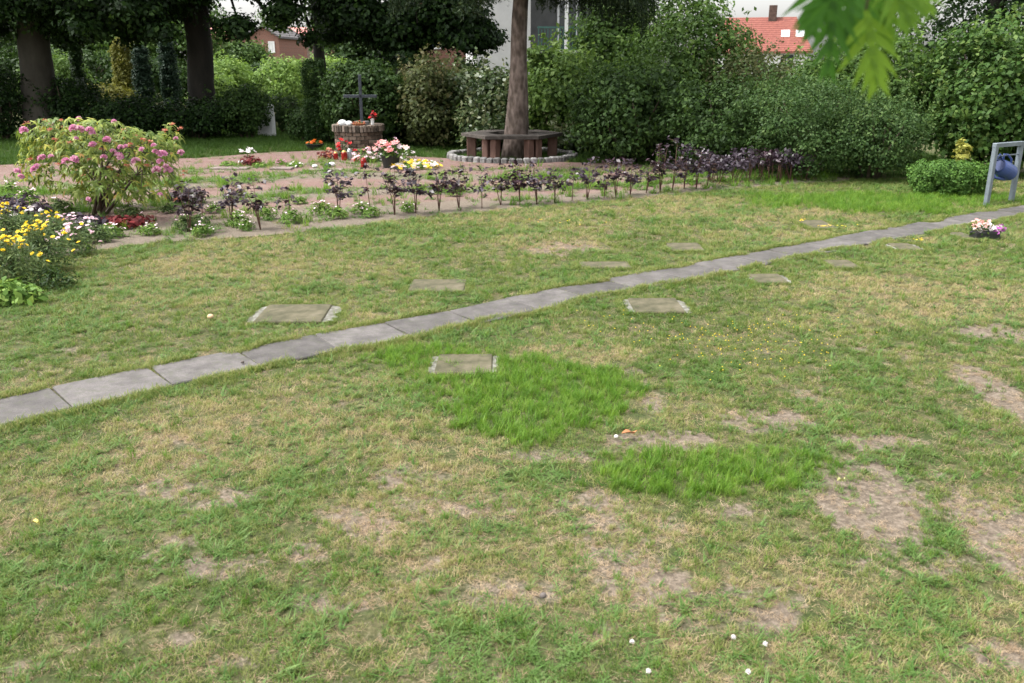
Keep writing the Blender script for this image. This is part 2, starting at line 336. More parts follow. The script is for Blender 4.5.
def ground_mat():
    m, nt, out = newmat('lawn_soil_and_thatch'); L = nt.links.new
    tc = node(nt, 'ShaderNodeTexCoord')
    ab = node(nt, 'ShaderNodeAttribute', attribute_name='bare'); ad_ = node(nt, 'ShaderNodeAttribute', attribute_name='dry'); al = node(nt, 'ShaderNodeAttribute', attribute_name='lush')
    n1 = node(nt, 'ShaderNodeTexNoise'); n1.inputs['Scale'].default_value = 45; n1.inputs['Detail'].default_value = 8; n1.inputs['Roughness'].default_value = .75
    n2 = node(nt, 'ShaderNodeTexNoise'); n2.inputs['Scale'].default_value = 5; n2.inputs['Detail'].default_value = 8; n2.inputs['Roughness'].default_value = .7
    n3 = node(nt, 'ShaderNodeTexNoise'); n3.inputs['Scale'].default_value = 150; n3.inputs['Detail'].default_value = 4; n3.inputs['Roughness'].default_value = .8
    for n in (n1, n2, n3): L(tc.outputs['Object'], n.inputs[0])
    soil = ramp(nt, n1.outputs['Fac'], [(.3, S(.055, .043, .032)), (.5, S(.14, .112, .085)), (.7, S(.28, .23, .18))])
    thatch = ramp(nt, n1.outputs['Fac'], [(.3, S(.028, .03, .014)), (.5, S(.095, .088, .042)), (.7, S(.23, .19, .11))])
    moss = ramp(nt, n1.outputs['Fac'], [(.3, S(.016, .026, .008)), (.7, S(.075, .095, .03))])
    m1 = node(nt, 'ShaderNodeMix', data_type='RGBA')
    f1 = ramp(nt, n2.outputs['Fac'], [(.4, S(0, 0, 0)), (.62, S(1, 1, 1))])
    L(f1, m1.inputs['Factor']); L(moss, m1.inputs[6]); L(thatch, m1.inputs[7])
    # more bare, more soil; break the edge with fine noise
    s = node(nt, 'ShaderNodeMath', operation='MULTIPLY_ADD'); L(n1.outputs['Fac'], s.inputs[0]); s.inputs[1].default_value = .8; L(ab.outputs['Fac'], s.inputs[2])
    fs = ramp(nt, s.outputs[0], [(.55, S(0, 0, 0)), (.85, S(1, 1, 1))])
    m2 = node(nt, 'ShaderNodeMix', data_type='RGBA'); L(fs, m2.inputs['Factor']); L(m1.outputs[2], m2.inputs[6]); L(soil, m2.inputs[7])
    # pale chips
    ch = ramp(nt, n3.outputs['Fac'], [(.64, S(0, 0, 0)), (.69, S(1, 1, 1))])
    m3 = node(nt, 'ShaderNodeMix', data_type='RGBA')
    mm = node(nt, 'ShaderNodeMath', operation='MULTIPLY'); L(ch, mm.inputs[0]); mm.inputs[1].default_value = .6; L(mm.outputs[0], m3.inputs['Factor']); L(m2.outputs[2], m3.inputs[6]); m3.inputs[7].default_value = (.6, .52, .43, 1)
    p = node(nt, 'ShaderNodeBsdfPrincipled'); p.inputs['Roughness'].default_value = .95; p.inputs['Specular IOR Level'].default_value = .15
    L(m3.outputs[2], p.inputs['Base Color'])
    b = node(nt, 'ShaderNodeBump'); b.inputs['Strength'].default_value = .8; b.inputs['Distance'].default_value = .012; L(n1.outputs['Fac'], b.inputs['Height']); L(b.outputs[0], p.inputs['Normal'])
    L(p.outputs[0], out.inputs[0]); return m
g = np_mesh('ground', V, Fq, ground_mat(), fattrs={'bare': bare.ravel(), 'dry': dry.ravel(), 'lush': lush.ravel()}, smooth=True)
tag(g, kind='structure')

nu, ntt = 360, 220
uu, tt = np.meshgrid(np.linspace(0, len(FR) - 1.001, nu), np.linspace(0, 1, ntt)); P2 = bedpt(uu, tt)
gx, gy = P2[..., 0], P2[..., 1]
green = band_green(tt, gx, gy); soilm = 1 - sstep(.12, .2, tt + (fbm(gx, gy, 1.5, 77) - .5) * .08)
edge = np.minimum(np.minimum(tt, 1 - tt) * 60, 1)
zz = .012 * edge + (fbm(gx, gy, 3, 31) - .5) * .012 * edge + green * .012 + (fbm(gx, gy, 12, 32) - .5) * .012 * soilm * edge
Vb = np.stack([gx.ravel(), gy.ravel(), zz.ravel()], 1)
ii, jj = np.meshgrid(np.arange(nu - 1), np.arange(ntt - 1)); a0 = (jj * nu + ii).ravel(); Fb = np.stack([a0, a0 + 1, a0 + nu + 1, a0 + nu], 1)
def gravel_mat():
    m, nt, out = newmat('red_grit'); L = nt.links.new
    tc = node(nt, 'ShaderNodeTexCoord')
    ag = node(nt, 'ShaderNodeAttribute', attribute_name='green'); as_ = node(nt, 'ShaderNodeAttribute', attribute_name='soil')
    n1 = node(nt, 'ShaderNodeTexNoise'); n1.inputs['Scale'].default_value = 60; n1.inputs['Detail'].default_value = 6; n1.inputs['Roughness'].default_value = .8
    n2 = node(nt, 'ShaderNodeTexNoise'); n2.inputs['Scale'].default_value = 3.5; n2.inputs['Detail'].default_value = 8; n2.inputs['Roughness'].default_value = .7
    for n in (n1, n2): L(tc.outputs['Object'], n.inputs[0])
    red = ramp(nt, n1.outputs['Fac'], [(.3, S(.075, .042, .034)), (.5, S(.165, .095, .078)), (.7, S(.27, .175, .15))])
    soil = ramp(nt, n1.outputs['Fac'], [(.3, S(.06, .047, .034)), (.5, S(.145, .115, .085)), (.7, S(.27, .225, .17))])
    pale = ramp(nt, n1.outputs['Fac'], [(.3, S(.12, .085, .07)), (.7, S(.28, .22, .185))])
    mx = node(nt, 'ShaderNodeMix', data_type='RGBA'); f = ramp(nt, n2.outputs['Fac'], [(.48, S(0, 0, 0)), (.68, S(.8, .8, .8))]); L(f, mx.inputs['Factor']); L(red, mx.inputs[6]); L(pale, mx.inputs[7])
    m2 = node(nt, 'ShaderNodeMix', data_type='RGBA'); mxx = node(nt, 'ShaderNodeMath', operation='MAXIMUM'); L(ag.outputs['Fac'], mxx.inputs[0]); L(as_.outputs['Fac'], mxx.inputs[1]); L(mxx.outputs[0], m2.inputs['Factor'])
    L(mx.outputs[2], m2.inputs[6]); L(soil, m2.inputs[7])
    p = node(nt, 'ShaderNodeBsdfPrincipled'); p.inputs['Roughness'].default_value = .95; L(m2.outputs[2], p.inputs['Base Color'])
    b = node(nt, 'ShaderNodeBump'); b.inputs['Strength'].default_value = .9; b.inputs['Distance'].default_value = .015; L(n1.outputs['Fac'], b.inputs['Height']); L(b.outputs[0], p.inputs['Normal'])
    L(p.outputs[0], out.inputs[0]); return m
tag(np_mesh('gravel_path', Vb, Fb, gravel_mat(), fattrs={'green': green.ravel(), 'soil': soilm.ravel()}, smooth=True), kind='structure')

# ---------------------------------------------------------------- slab path
ctr_px = [(-170, 452), (0, 416), (130, 382), (218, 364), (350, 339), (440, 324), (510, 308), (620, 284), (700, 271.5), (800, 250.5), (900, 232.5), (1000, 214.5), (1100, 198)]
C0 = np.array([G(*p)[:2] for p in ctr_px]); C0 = np.concatenate([[C0[0] - (C0[1] - C0[0]) * 2.5], C0, [C0[-1] + (C0[-1] - C0[-2]) * 2]])
seg = np.sqrt((np.diff(C0, axis=0) ** 2).sum(1)); cum = np.concatenate([[0], np.cumsum(seg)])
def cpath(s): return np.array([np.interp(s, cum, C0[:, 0]), np.interp(s, cum, C0[:, 1])])
# smooth the centre line
ss = np.linspace(0, cum[-1], 200); cs = np.stack([cpath(s) for s in ss])
for _ in range(60): cs[1:-1] = (cs[:-2] + cs[2:] + 2 * cs[1:-1]) / 4
def cpath(s): return np.array([np.interp(s, ss, cs[:, 0]), np.interp(s, ss, cs[:, 1])])
path_w = .40
mb = MB(); s = 0.12; random.seed(3)
while s < cum[-1] - .6:
    L_ = .5; c = cpath(s + L_ / 2); d = cpath(s + L_) - cpath(s); ang = math.atan2(d[1], d[0]) + random.uniform(-.012, .012)
    tilt = Matrix.Rotation(ang, 4, 'Z') @ Matrix.Rotation(random.uniform(-.018, .018), 4, 'X') @ Matrix.Rotation(random.uniform(-.018, .018), 4, 'Y')
    mb.box((c[0] + random.uniform(-.008, .008), c[1] + random.uniform(-.008, .008), -.018 + random.uniform(-.003, .003)), (L_ - random.uniform(-.002, .006), path_w + random.uniform(-.02, .012), .06), M=tilt, bev=.006)
    s += L_ + .004
def slab_mat(name='concrete_slab'):
    m, nt, out = newmat(name); L = nt.links.new
    tc = node(nt, 'ShaderNodeTexCoord'); a = node(nt, 'ShaderNodeAttribute', attribute_name='rnd')
    n1 = node(nt, 'ShaderNodeTexNoise'); n1.inputs['Scale'].default_value = 7; n1.inputs['Detail'].default_value = 9; n1.inputs['Roughness'].default_value = .7
    n2 = node(nt, 'ShaderNodeTexNoise'); n2.inputs['Scale'].default_value = 170; n2.inputs['Detail'].default_value = 3
    n3 = node(nt, 'ShaderNodeTexNoise'); n3.inputs['Scale'].default_value = 22; n3.inputs['Detail'].default_value = 7; n3.inputs['Roughness'].default_value = .75
    for n in (n1, n2, n3): L(tc.outputs['Object'], n.inputs[0])
    q = node(nt, 'ShaderNodeMath', operation='MULTIPLY_ADD'); L(a.outputs['Fac'], q.inputs[0]); q.inputs[1].default_value = .22; L(n1.outputs['Fac'], q.inputs[2])
    c = ramp(nt, q.outputs[0], [(.4, S(.045, .04, .038)), (.62, S(.086, .077, .074)), (.85, S(.15, .136, .13))])
    mx = node(nt, 'ShaderNodeMix', data_type='RGBA', blend_type='MULTIPLY'); mx.inputs['Factor'].default_value = .55
    sp = ramp(nt, n2.outputs['Fac'], [(.35, S(.5, .5, .5)), (.6, S(1.1, 1.1, 1.1))]); L(c, mx.inputs[6]); L(sp, mx.inputs[7])
    ms = node(nt, 'ShaderNodeMix', data_type='RGBA'); f = ramp(nt, n3.outputs['Fac'], [(.5, S(0, 0, 0)), (.7, S(.75, .75, .75))]); L(f, ms.inputs['Factor']); L(mx.outputs[2], ms.inputs[6]); ms.inputs[7].default_value = (.07, .075, .045, 1)
    p = node(nt, 'ShaderNodeBsdfPrincipled'); p.inputs['Roughness'].default_value = .85; L(ms.outputs[2], p.inputs['Base Color'])
    b = node(nt, 'ShaderNodeBump'); b.inputs['Strength'].default_value = .5; b.inputs['Distance'].default_value = .004; L(n2.outputs['Fac'], b.inputs['Height']); L(b.outputs[0], p.inputs['Normal'])
    L(p.outputs[0], out.inputs[0]); return m
tag(mb.build('footpath', slab_mat()), kind='structure')
def path_dist(x, y):
    d = np.full(np.shape(x), 9.0)
    for k in range(0, len(cs) - 1, 2):
        ax, ay = cs[k]; bx, by = cs[min(k + 2, len(cs) - 1)]; vx, vy = bx - ax, by - ay
        t = np.clip(((x - ax) * vx + (y - ay) * vy) / (vx * vx + vy * vy), 0, 1)
        d = np.minimum(d, np.hypot(x - ax - t * vx, y - ay - t * vy))
    return d

# ---------------------------------------------------------------- grave plaques sunk in the lawn
M['plaque'] = surf_mat('weathered_mossy_stone', [(.3, S(.038, .038, .019)), (.46, S(.072, .066, .037)), (.6, S(.105, .092, .057)), (.78, S(.16, .14, .10))], 9, 10, rough=.85, bump=.3, bscale=70, dist=.004)
M['plaque_rim'] = surf_mat('pale_grave_stone', [(.3, S(.07, .07, .05)), (.5, S(.14, .135, .11)), (.7, S(.3, .29, .27))], 18, 6, rough=.8, bump=.4, bscale=90, dist=.004)
plq = [  # x0,x1,y0,y1, rim on the left px, rim on the right px, label
    (258, 330, 303, 327, 10, 12, 'large mossy grave plaque left of the path, leftmost of all the plaques', 'tan plaque'),
    (408, 468, 279, 295, 3, 3, 'mossy grave plaque above the path, with weedy turf around it, left of centre'),
    (434, 495, 353, 379, 10, 8, 'grave plaque below the path in lush bright grass, nearest to the camera'),
    (629, 683, 297, 317, 9, 9, 'grave plaque with pale stone ends just below the middle of the path'),
    (751, 785, 274, 286, 5, 7, 'small grave plaque below the path with white stone ends, on yellowish turf'),
    (577, 632, 262, 271, 2, 2, 'narrow green-stained grave plaque touching the far side of the path'),
    (667, 703, 243, 254, 2, 2, 'brownish grave plaque alone in the lawn between path and purple seedlings'),
    (803, 831, 220, 231, 2, 2, 'faint grave plaque beside yellow flowers beyond the path on the right'),
    (828, 856, 260, 271, 1, 1, 'green-stained grave plaque below the path, with no pale stone ends'),
    (893, 916, 243, 253, 7, 7, 'small grave plaque with pale ends between path and right edge'),
    (958, 972, 232, 243, 6, 3, 'small grave plaque just left of the potted flowers in the lawn')]
plaque_rects = []
for it in plq:
    x0, x1, y0, y1, rl, rr, lab = it[:7]
    c = G((x0 + x1) / 2, (y0 + y1) / 2); k = math.hypot(c[1], H) / F * .985
    w = (x1 - x0) * k; dpt = G(0, y0)[1] - G(0, y1)[1]; wl, wr = rl * k, rr * k
    dpt *= .74; w *= .93; e = empty('grave_plaque', (c[0], c[1], 0), 0, lab, 'grave plaque', 'grave plaques sunk into the lawn')
    mb = MB(); mb.box((0, 0, -.006), (w, dpt, .05), M=Matrix.Rotation(random.uniform(-.03, .03), 4, 'Z') @ Matrix.Rotation(random.uniform(-.015, .015), 4, 'X'), bev=.007); mb.build('inscription_plate', M['plaque'], e)
    mb = MB(); hw_, hd_ = (w + wl + wr) / 2, dpt * .5; ring = []   # rough-edged stone bed
    for q in range(40):
        a = 2 * math.pi * q / 40; k_ = (abs(math.cos(a)) ** 8 + abs(math.sin(a)) ** 8) ** (-1 / 8) * random.uniform(.88, 1.04); ring.append(((wr - wl) / 2 + hw_ * k_ * math.cos(a), hd_ * k_ * math.sin(a)))
    mb.add([(x_, y_, -.04) for x_, y_ in ring] + [(x_, y_, .008 + random.uniform(-.003, .003)) for x_, y_ in ring] + [((wr - wl) / 2, 0, .010)], [(q, (q + 1) % 40, 40 + (q + 1) % 40, 40 + q) for q in range(40)] + [(40 + q, 40 + (q + 1) % 40, 80) for q in range(40)])
    mb.build('stone_base', M['plaque_rim'], e)
    plaque_rects.append((c[0] - w / 2 - wl, c[0] + w / 2 + wr, c[1] - dpt / 2, c[1] + dpt / 2))

# ---------------------------------------------------------------- grass prototypes and scattering
def blade_mesh(name, n, hmin, hmax, wid, spread, lean, mat, segs=3, seed=0, flat=0):
    r = np.random.default_rng(seed); V = []; Fc = []; A = []
    for i in range(n):
        h = r.uniform(hmin, hmax); w = wid * r.uniform(.7, 1.3); a = r.uniform(0, 2 * math.pi)
        rad = spread * math.sqrt(r.uniform(0, 1)); b = r.uniform(0, 2 * math.pi); base = np.array([rad * math.cos(b), rad * math.sin(b), -.004])
        d = np.array([math.cos(a), math.sin(a), 0]); s = np.array([-d[1], d[0], 0]); le = lean * r.uniform(.3, 1.2); n0 = len(V)
        for k in range(segs + 1):
            t = k / segs
            p = base + d * h * (le * t ** 1.6 + flat * t) + np.array([0, 0, h * (t * (1 - .35 * le * t)) * (1 - flat * .85)]); ww = w * (1 - t) ** .6 * .5 + .0002
            V.append(p - s * ww); V.append(p + s * ww)
        rr = r.uniform(0, 1)
        for k in range(segs): Fc.append((n0 + 2 * k, n0 + 2 * k + 1, n0 + 2 * k + 3, n0 + 2 * k + 2)); A.append(rr)
    return proto(name, V, Fc, mat, A)
def proto(name, V, Fc, mat, A):
    o = np_mesh(name, V, Fc, mat, attr=A, smooth=True); col.objects.unlink(o); return o
def clover_mesh(name, n, size, spread, mat, seed, long=1.0):
    r = np.random.default_rng(seed); V = []; Fc = []; A = []
    for i in range(n):
        rad = spread * math.sqrt(r.uniform(0, 1)); b = r.uniform(0, 2 * math.pi); c = np.array([rad * math.cos(b), rad * math.sin(b), r.uniform(.004, .022)])
        th = r.uniform(0, 6.3); tl = r.uniform(0, .6); rr = r.uniform(0, 1)
        for q in range(3):
            a = th + q * 2.09; d = np.array([math.cos(a), math.sin(a), r.uniform(-.15, .5) * tl + .1]); s = np.array([-math.sin(a), math.cos(a), 0]); z = size * r.uniform(.7, 1.2)
            n0 = len(V); V += [c, c + d * z * .55 * long + s * z * .38, c + d * z * long, c + d * z * .55 * long - s * z * .38]; Fc.append((n0, n0 + 1, n0 + 2, n0 + 3)); A.append(rr)
    return proto(name, V, Fc, mat, A)
def coll(name, objs):
    c = bpy.data.collections.new(name)
    for o in objs: c.objects.link(o)
    return c
K_GRASS = coll('tufts_lawn', [blade_mesh('blade_tuft', 22, .02, .05, .0030, .035, .9, M['grass'], seed=i) for i in range(4)])
K_LUSH = coll('tufts_lush', [blade_mesh('lush_tuft', 24, .05, .11, .0036, .035, .7, M['lush'], segs=4, seed=20 + i) for i in range(4)])
K_STRAW = coll('tufts_dry', [blade_mesh('straw_tuft', 16, .025, .06, .0024, .04, .3, M['straw'], seed=40 + i, flat=.85) for i in range(4)])
K_CLOVER = coll('tufts_clover', [clover_mesh('clover_tuft', 26, .0075, .045, M['clover'], 60 + i) for i in range(2)] + [blade_mesh('coarse_tuft', 13, .04, .085, .0055, .02, 1.1, M['clover'], seed=70 + i, flat=.35) for i in range(3)])
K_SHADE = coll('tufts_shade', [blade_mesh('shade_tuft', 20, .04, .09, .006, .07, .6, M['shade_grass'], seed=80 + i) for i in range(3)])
def scatter(name, pts, scale, tone, collection, label, cat='grass', tilt=.15, zscale=None):
    n = len(pts); me = bpy.data.meshes.new(name); me.vertices.add(n); me.vertices.foreach_set('co', np.asarray(pts, np.float32).ravel())
    for nm, val in (('sc', scale), ('tone', tone)):
        at = me.attributes.new(nm, 'FLOAT', 'POINT'); at.data.foreach_set('value', np.asarray(val, np.float32))
    rot = np.stack([rng.normal(0, tilt, n), rng.normal(0, tilt, n), rng.uniform(0, 6.283, n)], 1)
    at = me.attributes.new('rot', 'FLOAT_VECTOR', 'POINT'); at.data.foreach_set('vector', rot.astype(np.float32).ravel())
    at = me.attributes.new('pick', 'INT', 'POINT'); at.data.foreach_set('value', rng.integers(0, 1000, n).astype(np.int32))
    o = bpy.data.objects.new(name, me); col.objects.link(o)
    gt = bpy.data.node_groups.new(name, 'GeometryNodeTree')
    gt.interface.new_socket('Geometry', in_out='INPUT', socket_type='NodeSocketGeometry'); gt.interface.new_socket('Geometry', in_out='OUTPUT', socket_type='NodeSocketGeometry')
    N = gt.nodes.new; gi = N('NodeGroupInput'); go = N('NodeGroupOutput'); ip = N('GeometryNodeInstanceOnPoints'); ci = N('GeometryNodeCollectionInfo')
    ci.inputs['Collection'].default_value = collection; ci.inputs['Separate Children'].default_value = True; ci.inputs['Reset Children'].default_value = True
    def na(nm, dt):
        a = N('GeometryNodeInputNamedAttribute'); a.data_type = dt; a.inputs['Name'].default_value = nm
        return [q for q in a.outputs if q.enabled and q.name == 'Attribute'][0]
    L = gt.links.new
    L(gi.outputs[0], ip.inputs['Points']); L(ci.outputs[0], ip.inputs['Instance']); ip.inputs['Pick Instance'].default_value = True
    L(na('pick', 'INT'), ip.inputs['Instance Index'])
    er = N('FunctionNodeEulerToRotation'); L(na('rot', 'FLOAT_VECTOR'), er.inputs[0]); L(er.outputs[0], ip.inputs['Rotation'])
    L(na('sc', 'FLOAT'), ip.inputs['Scale']); L(ip.outputs[0], go.inputs[0])
    md = o.modifiers.new('scatter', 'NODES'); md.node_group = gt
    return tag(o, label, cat, kind='stuff')

def cand(y0, y1, dens, xm=1.2):
    wmax = .64 * y1 + xm; area = 2 * wmax * (y1 - y0); n = int(area * dens)
    x = rng.uniform(-wmax, wmax, n); y = rng.uniform(y0, y1, n); k = np.abs(x) < .64 * y + xm
    return x[k], y[k]
def lawn_ok(x, y, edge=0.0):
    ok = ~in_poly(x, y, bed_poly) & (path_dist(x, y) > path_w / 2 + edge + .012 - .02 * (rng.random(np.shape(x)) < .22))
    for a, b, c, d in plaque_rects: ok &= ~((x > a + .015) & (x < b - .015) & (y > c + .008) & (y < d - .008) & (rng.random(np.shape(x)) > .05))
    return ok
def zat(x, y): return (fbm(x, y, 1.5, 5) - .5) * .02 + (fbm(x, y, 9, 8) - .5) * .012
acc = {k: [] for k in ('grass', 'lush', 'straw', 'clover')}
for y0, y1, dens, sc0 in ((1.2, 3.2, 2300, .66), (3.2, 5.2, 1650, .74), (5.2, 8, 1000, .9), (8, 13.2, 560, 1.15)):
    x, y = cand(y0, y1, dens); ok = lawn_ok(x, y); x, y = x[ok], y[ok]
    b, d, l = maps(x, y); q = rng.random(len(x)); patch = fbm(x, y, 2.0, 120); p2 = fbm(x, y, 11, 130)
    cover = np.clip(1.0 - b * .80 - .26 * d, 0.06, 1) * (.55 + .45 * sstep(.32, .5, p2))
    k = (q < cover * .62)
    tone = np.clip(.10 + .58 * d + (fbm(x, y, .8, 140) - .5) * .8 + rng.normal(0, .17, len(x)) + .02 * (y - 5), 0, .9)
    s_ = sc0 * .88 * (.7 + .6 * p2) * rng.uniform(.75, 1.25, len(x)) * (1 - .35 * b)
    acc['grass'].append((x[k], y[k], s_[k], tone[k]))
    k = (rng.random(len(x)) < l * .62 * sstep(.05, .95, l + .7 * (p2 - .5))) 
    acc['lush'].append((x[k], y[k], (sc0 * .9 * rng.uniform(.5, 1.15, len(x)) * (.4 + .6 * l))[k], rng.uniform(0, .75, k.sum())))
    # stray long tufts
    k = (rng.random(len(x)) < .035 * (1 - b)) & (p2 > .45)
    acc['lush'].append((x[k], y[k], sc0 * rng.uniform(.35, .7, k.sum()), rng.uniform(0, .4, k.sum())))
    k = (rng.random(len(x)) < (.19 + .44 * d) * (1 - .8 * l) * (1 - .3 * b))
    acc['straw'].append((x[k], y[k], s_[k], rng.uniform(0, .65, k.sum())))
    k = (rng.random(len(x)) < (.07 + .36 * sstep(.46, .62, patch)) * (1 - b) * (1 - l) * (1 - .6 * d))
    acc['clover'].append((x[k], y[k], s_[k] * 1.05, rng.uniform(0, .65, k.sum())))
# grass lapping over the edges of slabs and plaques
n = 13000; s = rng.uniform(0, cum[-1], n); side = rng.choice([-1, 1], n)
c = np.stack([np.interp(s, ss, cs[:, 0]), np.interp(s, ss, cs[:, 1])], 1); t_ = np.stack([np.interp(s + .1, ss, cs[:, 0]), np.interp(s + .1, ss, cs[:, 1])], 1) - c
nn = np.stack([-t_[:, 1], t_[:, 0]], 1) / (np.linalg.norm(t_, axis=1)[:, None] + 1e-9)
lap = np.maximum(0, vnoise(c[:, 0] * 4 + side * 9, c[:, 1] * 4, 19) - .4) * .15; p = c + nn * (side * (path_w / 2 + .008 - lap + rng.exponential(.022, n)))[:, None]; kk = vnoise(p[:, 0] * 5, p[:, 1] * 5, 9) > .3
acc['grass'].append((p[kk, 0], p[kk, 1], rng.uniform(.6, 1.15, kk.sum()), rng.uniform(.05, .6, kk.sum())))
jx, jy = [], []; s = .12
while s < cum[-1] - .6:
    c1 = cpath(s); d1 = cpath(s + .1) - c1; nv = np.array([-d1[1], d1[0]]) / np.linalg.norm(d1)
    for q in range(int(rng.integers(0, 7))): o1 = c1 + nv * rng.uniform(-.5, .5) ** 1 * path_w * .95; jx.append(o1[0]); jy.append(o1[1])
    s += .504
acc['grass'].append((np.array(jx), np.array(jy), rng.uniform(.3, .6, len(jx)), rng.uniform(.05, .5, len(jx))))
for a, b, c_, d_ in plaque_rects:
    n = 260; t = rng.random(n); e_ = rng.integers(0, 4, n); o_ = rng.uniform(-.015, .03, n)
    x = np.where(e_ == 0, a - o_, np.where(e_ == 1, b + o_, a + t * (b - a))); y = np.where(e_ == 2, c_ - o_, np.where(e_ == 3, d_ + o_, c_ + t * (d_ - c_)))
    acc['grass'].append((x, y, rng.uniform(.5, .9, n) * (1 if y.mean() < 7 else 1.2), rng.uniform(0, .5, n)))
lab = {'grass': ('lawn_grass', K_GRASS, 'short patchy lawn grass covering the open ground on both sides of the path', .2),
       'lush': ('lush_grass', K_LUSH, 'tall bright green grass growing in lush patches around the nearest plaque', .12),
       'straw': ('dry_grass', K_STRAW, 'dry straw-coloured blades lying flat in the worn parts of the lawn', .1),
       'clover': ('lawn_weeds', K_CLOVER, 'flat clover and plantain weeds mixed into the lawn', .12)}
for k, L_ in acc.items():
    x = np.concatenate([q[0] for q in L_]); y = np.concatenate([q[1] for q in L_]); s_ = np.concatenate([q[2] for q in L_]); t_ = np.concatenate([q[3] for q in L_])
    nm, cl, lb, ti = lab[k]; scatter(nm, np.stack([x, y, zat(x, y)], 1), s_, t_, cl, lb, tilt=ti)
    print(nm, len(x))
K_BITS = coll('bits', [clover_mesh('crumb', 7, .006, .03, surf_mat('dry_crumbs', [(.3, S(.08, .06, .04)), (.5, S(.22, .175, .12)), (.7, S(.42, .36, .28))], 40, rough=.9, bump=0), 90 + i) for i in range(3)])
x, y = cand(1.2, 7, 260); b, d, l = maps(x, y); k = lawn_ok(x, y) & (rng.random(len(x)) < .25 + .75 * b); x, y = x[k], y[k]
scatter('lawn_debris', np.stack([x, y, zat(x, y) - .012], 1), rng.uniform(.35, .8, len(x)), rng.random(len(x)), K_BITS, 'dry crumbs and bits of dead moss lying on the bare soil of the lawn', 'debris')
# shaded lawn under the trees and beyond the beds
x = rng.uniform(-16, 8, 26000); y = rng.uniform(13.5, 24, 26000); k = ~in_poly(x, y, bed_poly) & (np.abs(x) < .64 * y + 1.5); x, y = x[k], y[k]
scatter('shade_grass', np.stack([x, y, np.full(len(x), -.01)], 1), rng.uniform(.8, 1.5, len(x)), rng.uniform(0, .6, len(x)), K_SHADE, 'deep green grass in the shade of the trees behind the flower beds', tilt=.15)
# weeds in the strips of the bed
n = 60000; u = rng.uniform(0, len(FR) - 1.01, n); t = rng.random(n); p = bedpt(u, t); x, y = p[:, 0], p[:, 1]
gb = band_green(t, x, y) * sstep(.38, .55, fbm(x, y, 2.5, 201)) + .22 * (t < .2) * sstep(.48, .6, fbm(x, y, 3, 205)) + .025
k = rng.random(n) < gb * .55; x, y = x[k], y[k]
scatter('bed_weeds', np.stack([x, y, np.full(len(x), .012)], 1), rng.uniform(.9, 1.7, len(x)), rng.uniform(0, .65, len(x)), coll('tufts_bed', list(K_CLOVER.objects) + list(K_GRASS.objects)[:2] + [K_LUSH.objects[0]]), 'low green weeds and seedlings in strips across the reddish gravel', 'weeds')

# ---------------------------------------------------------------- leaves
def norm(a): return a / (np.linalg.norm(a, axis=1)[:, None] + 1e-9)
def leaf_quads(P, N, size, aspect=.6, r=rng, fold=.12, down=0.0):
    n = len(P); N = norm(N); T = r.normal(size=(n, 3)); T[:, 2] -= down; T -= N * (T * N).sum(1)[:, None]; T = norm(T); B = np.cross(N, T)
    s = (size * r.uniform(.5, 1.5, n))[:, None]; up = N * s * fold
    V = np.stack([P - T * s * .5, P + B * s * aspect * .5 + up, P + T * s * .5, P - B * s * aspect * .5 + up], 1).reshape(-1, 3)
    return V, np.arange(n * 4).reshape(n, 4)
def clumps(c, rad, nc, cr, per, size, p=2.0, aspect=.6, zmin=.03, seed=1, shell=.75, tonevar=.35, up=.5, squash=.75, irregular=.12, down=0):
    r = np.random.default_rng(seed); d = norm(r.normal(size=(nc, 3))); csz = r.uniform(.55, 1.5, nc) if irregular > .1 else r.uniform(.7, 1.2, nc)
    k = (np.abs(d) ** p).sum(1) ** (-1 / p); f = np.where(r.random(nc) < shell, r.uniform(.8, 1.0, nc), r.uniform(.25, .8, nc))
    bump = 1 + irregular * (fbm(d[:, 0] * 2 + 5, d[:, 1] * 2 + d[:, 2] * 2, 1.3, seed) - .5) * 4
    cc = d * (k * f * bump)[:, None] * (np.array(rad) - cr * .7) + np.array(c)
    cc[:, 2] = np.maximum(cc[:, 2], zmin + cr * .3)
    ct = r.random(nc)
    q = r.normal(size=(nc * per, 3)); q = norm(q) * (r.uniform(.35, 1, nc * per) ** .6)[:, None] * cr * csz.repeat(per)[:, None]; q[:, 2] *= squash
    P = cc.repeat(per, 0) + q; out = norm(P - np.array(c)); N = norm(q) * .6 + out * .4 + np.array([0, 0, up]) + r.normal(size=P.shape) * .45
    keep = P[:, 2] > zmin; P, N = P[keep], N[keep]; tone = np.clip(ct.repeat(per)[keep] * tonevar + r.random(len(P)) * (1 - tonevar), 0, 1)
    V, Fc = leaf_quads(P, N, size, aspect, r, down=down); return V, Fc, tone
def stems(base, c, rad, n, r0, mat, parent, seed=1, name='stem'):
    random.seed(seed); mb = MB()
    for i in range(n):
        a = random.uniform(0, 6.28); q = random.uniform(.2, .75)
        e = Vector((c[0] + math.cos(a) * rad[0] * q, c[1] + math.sin(a) * rad[1] * q, c[2] + rad[2] * random.uniform(.0, .6)))
        b = Vector((base[0] + math.cos(a) * .12, base[1] + math.sin(a) * .12, -.03)); m_ = b.lerp(e, .5) + Vector((random.uniform(-.1, .1), random.uniform(-.1, .1), .1))
        mb.tube([b, m_, e], [r0, r0 * .7, r0 * .25], 6)
    return mb.build(name, mat, parent, smooth=True)
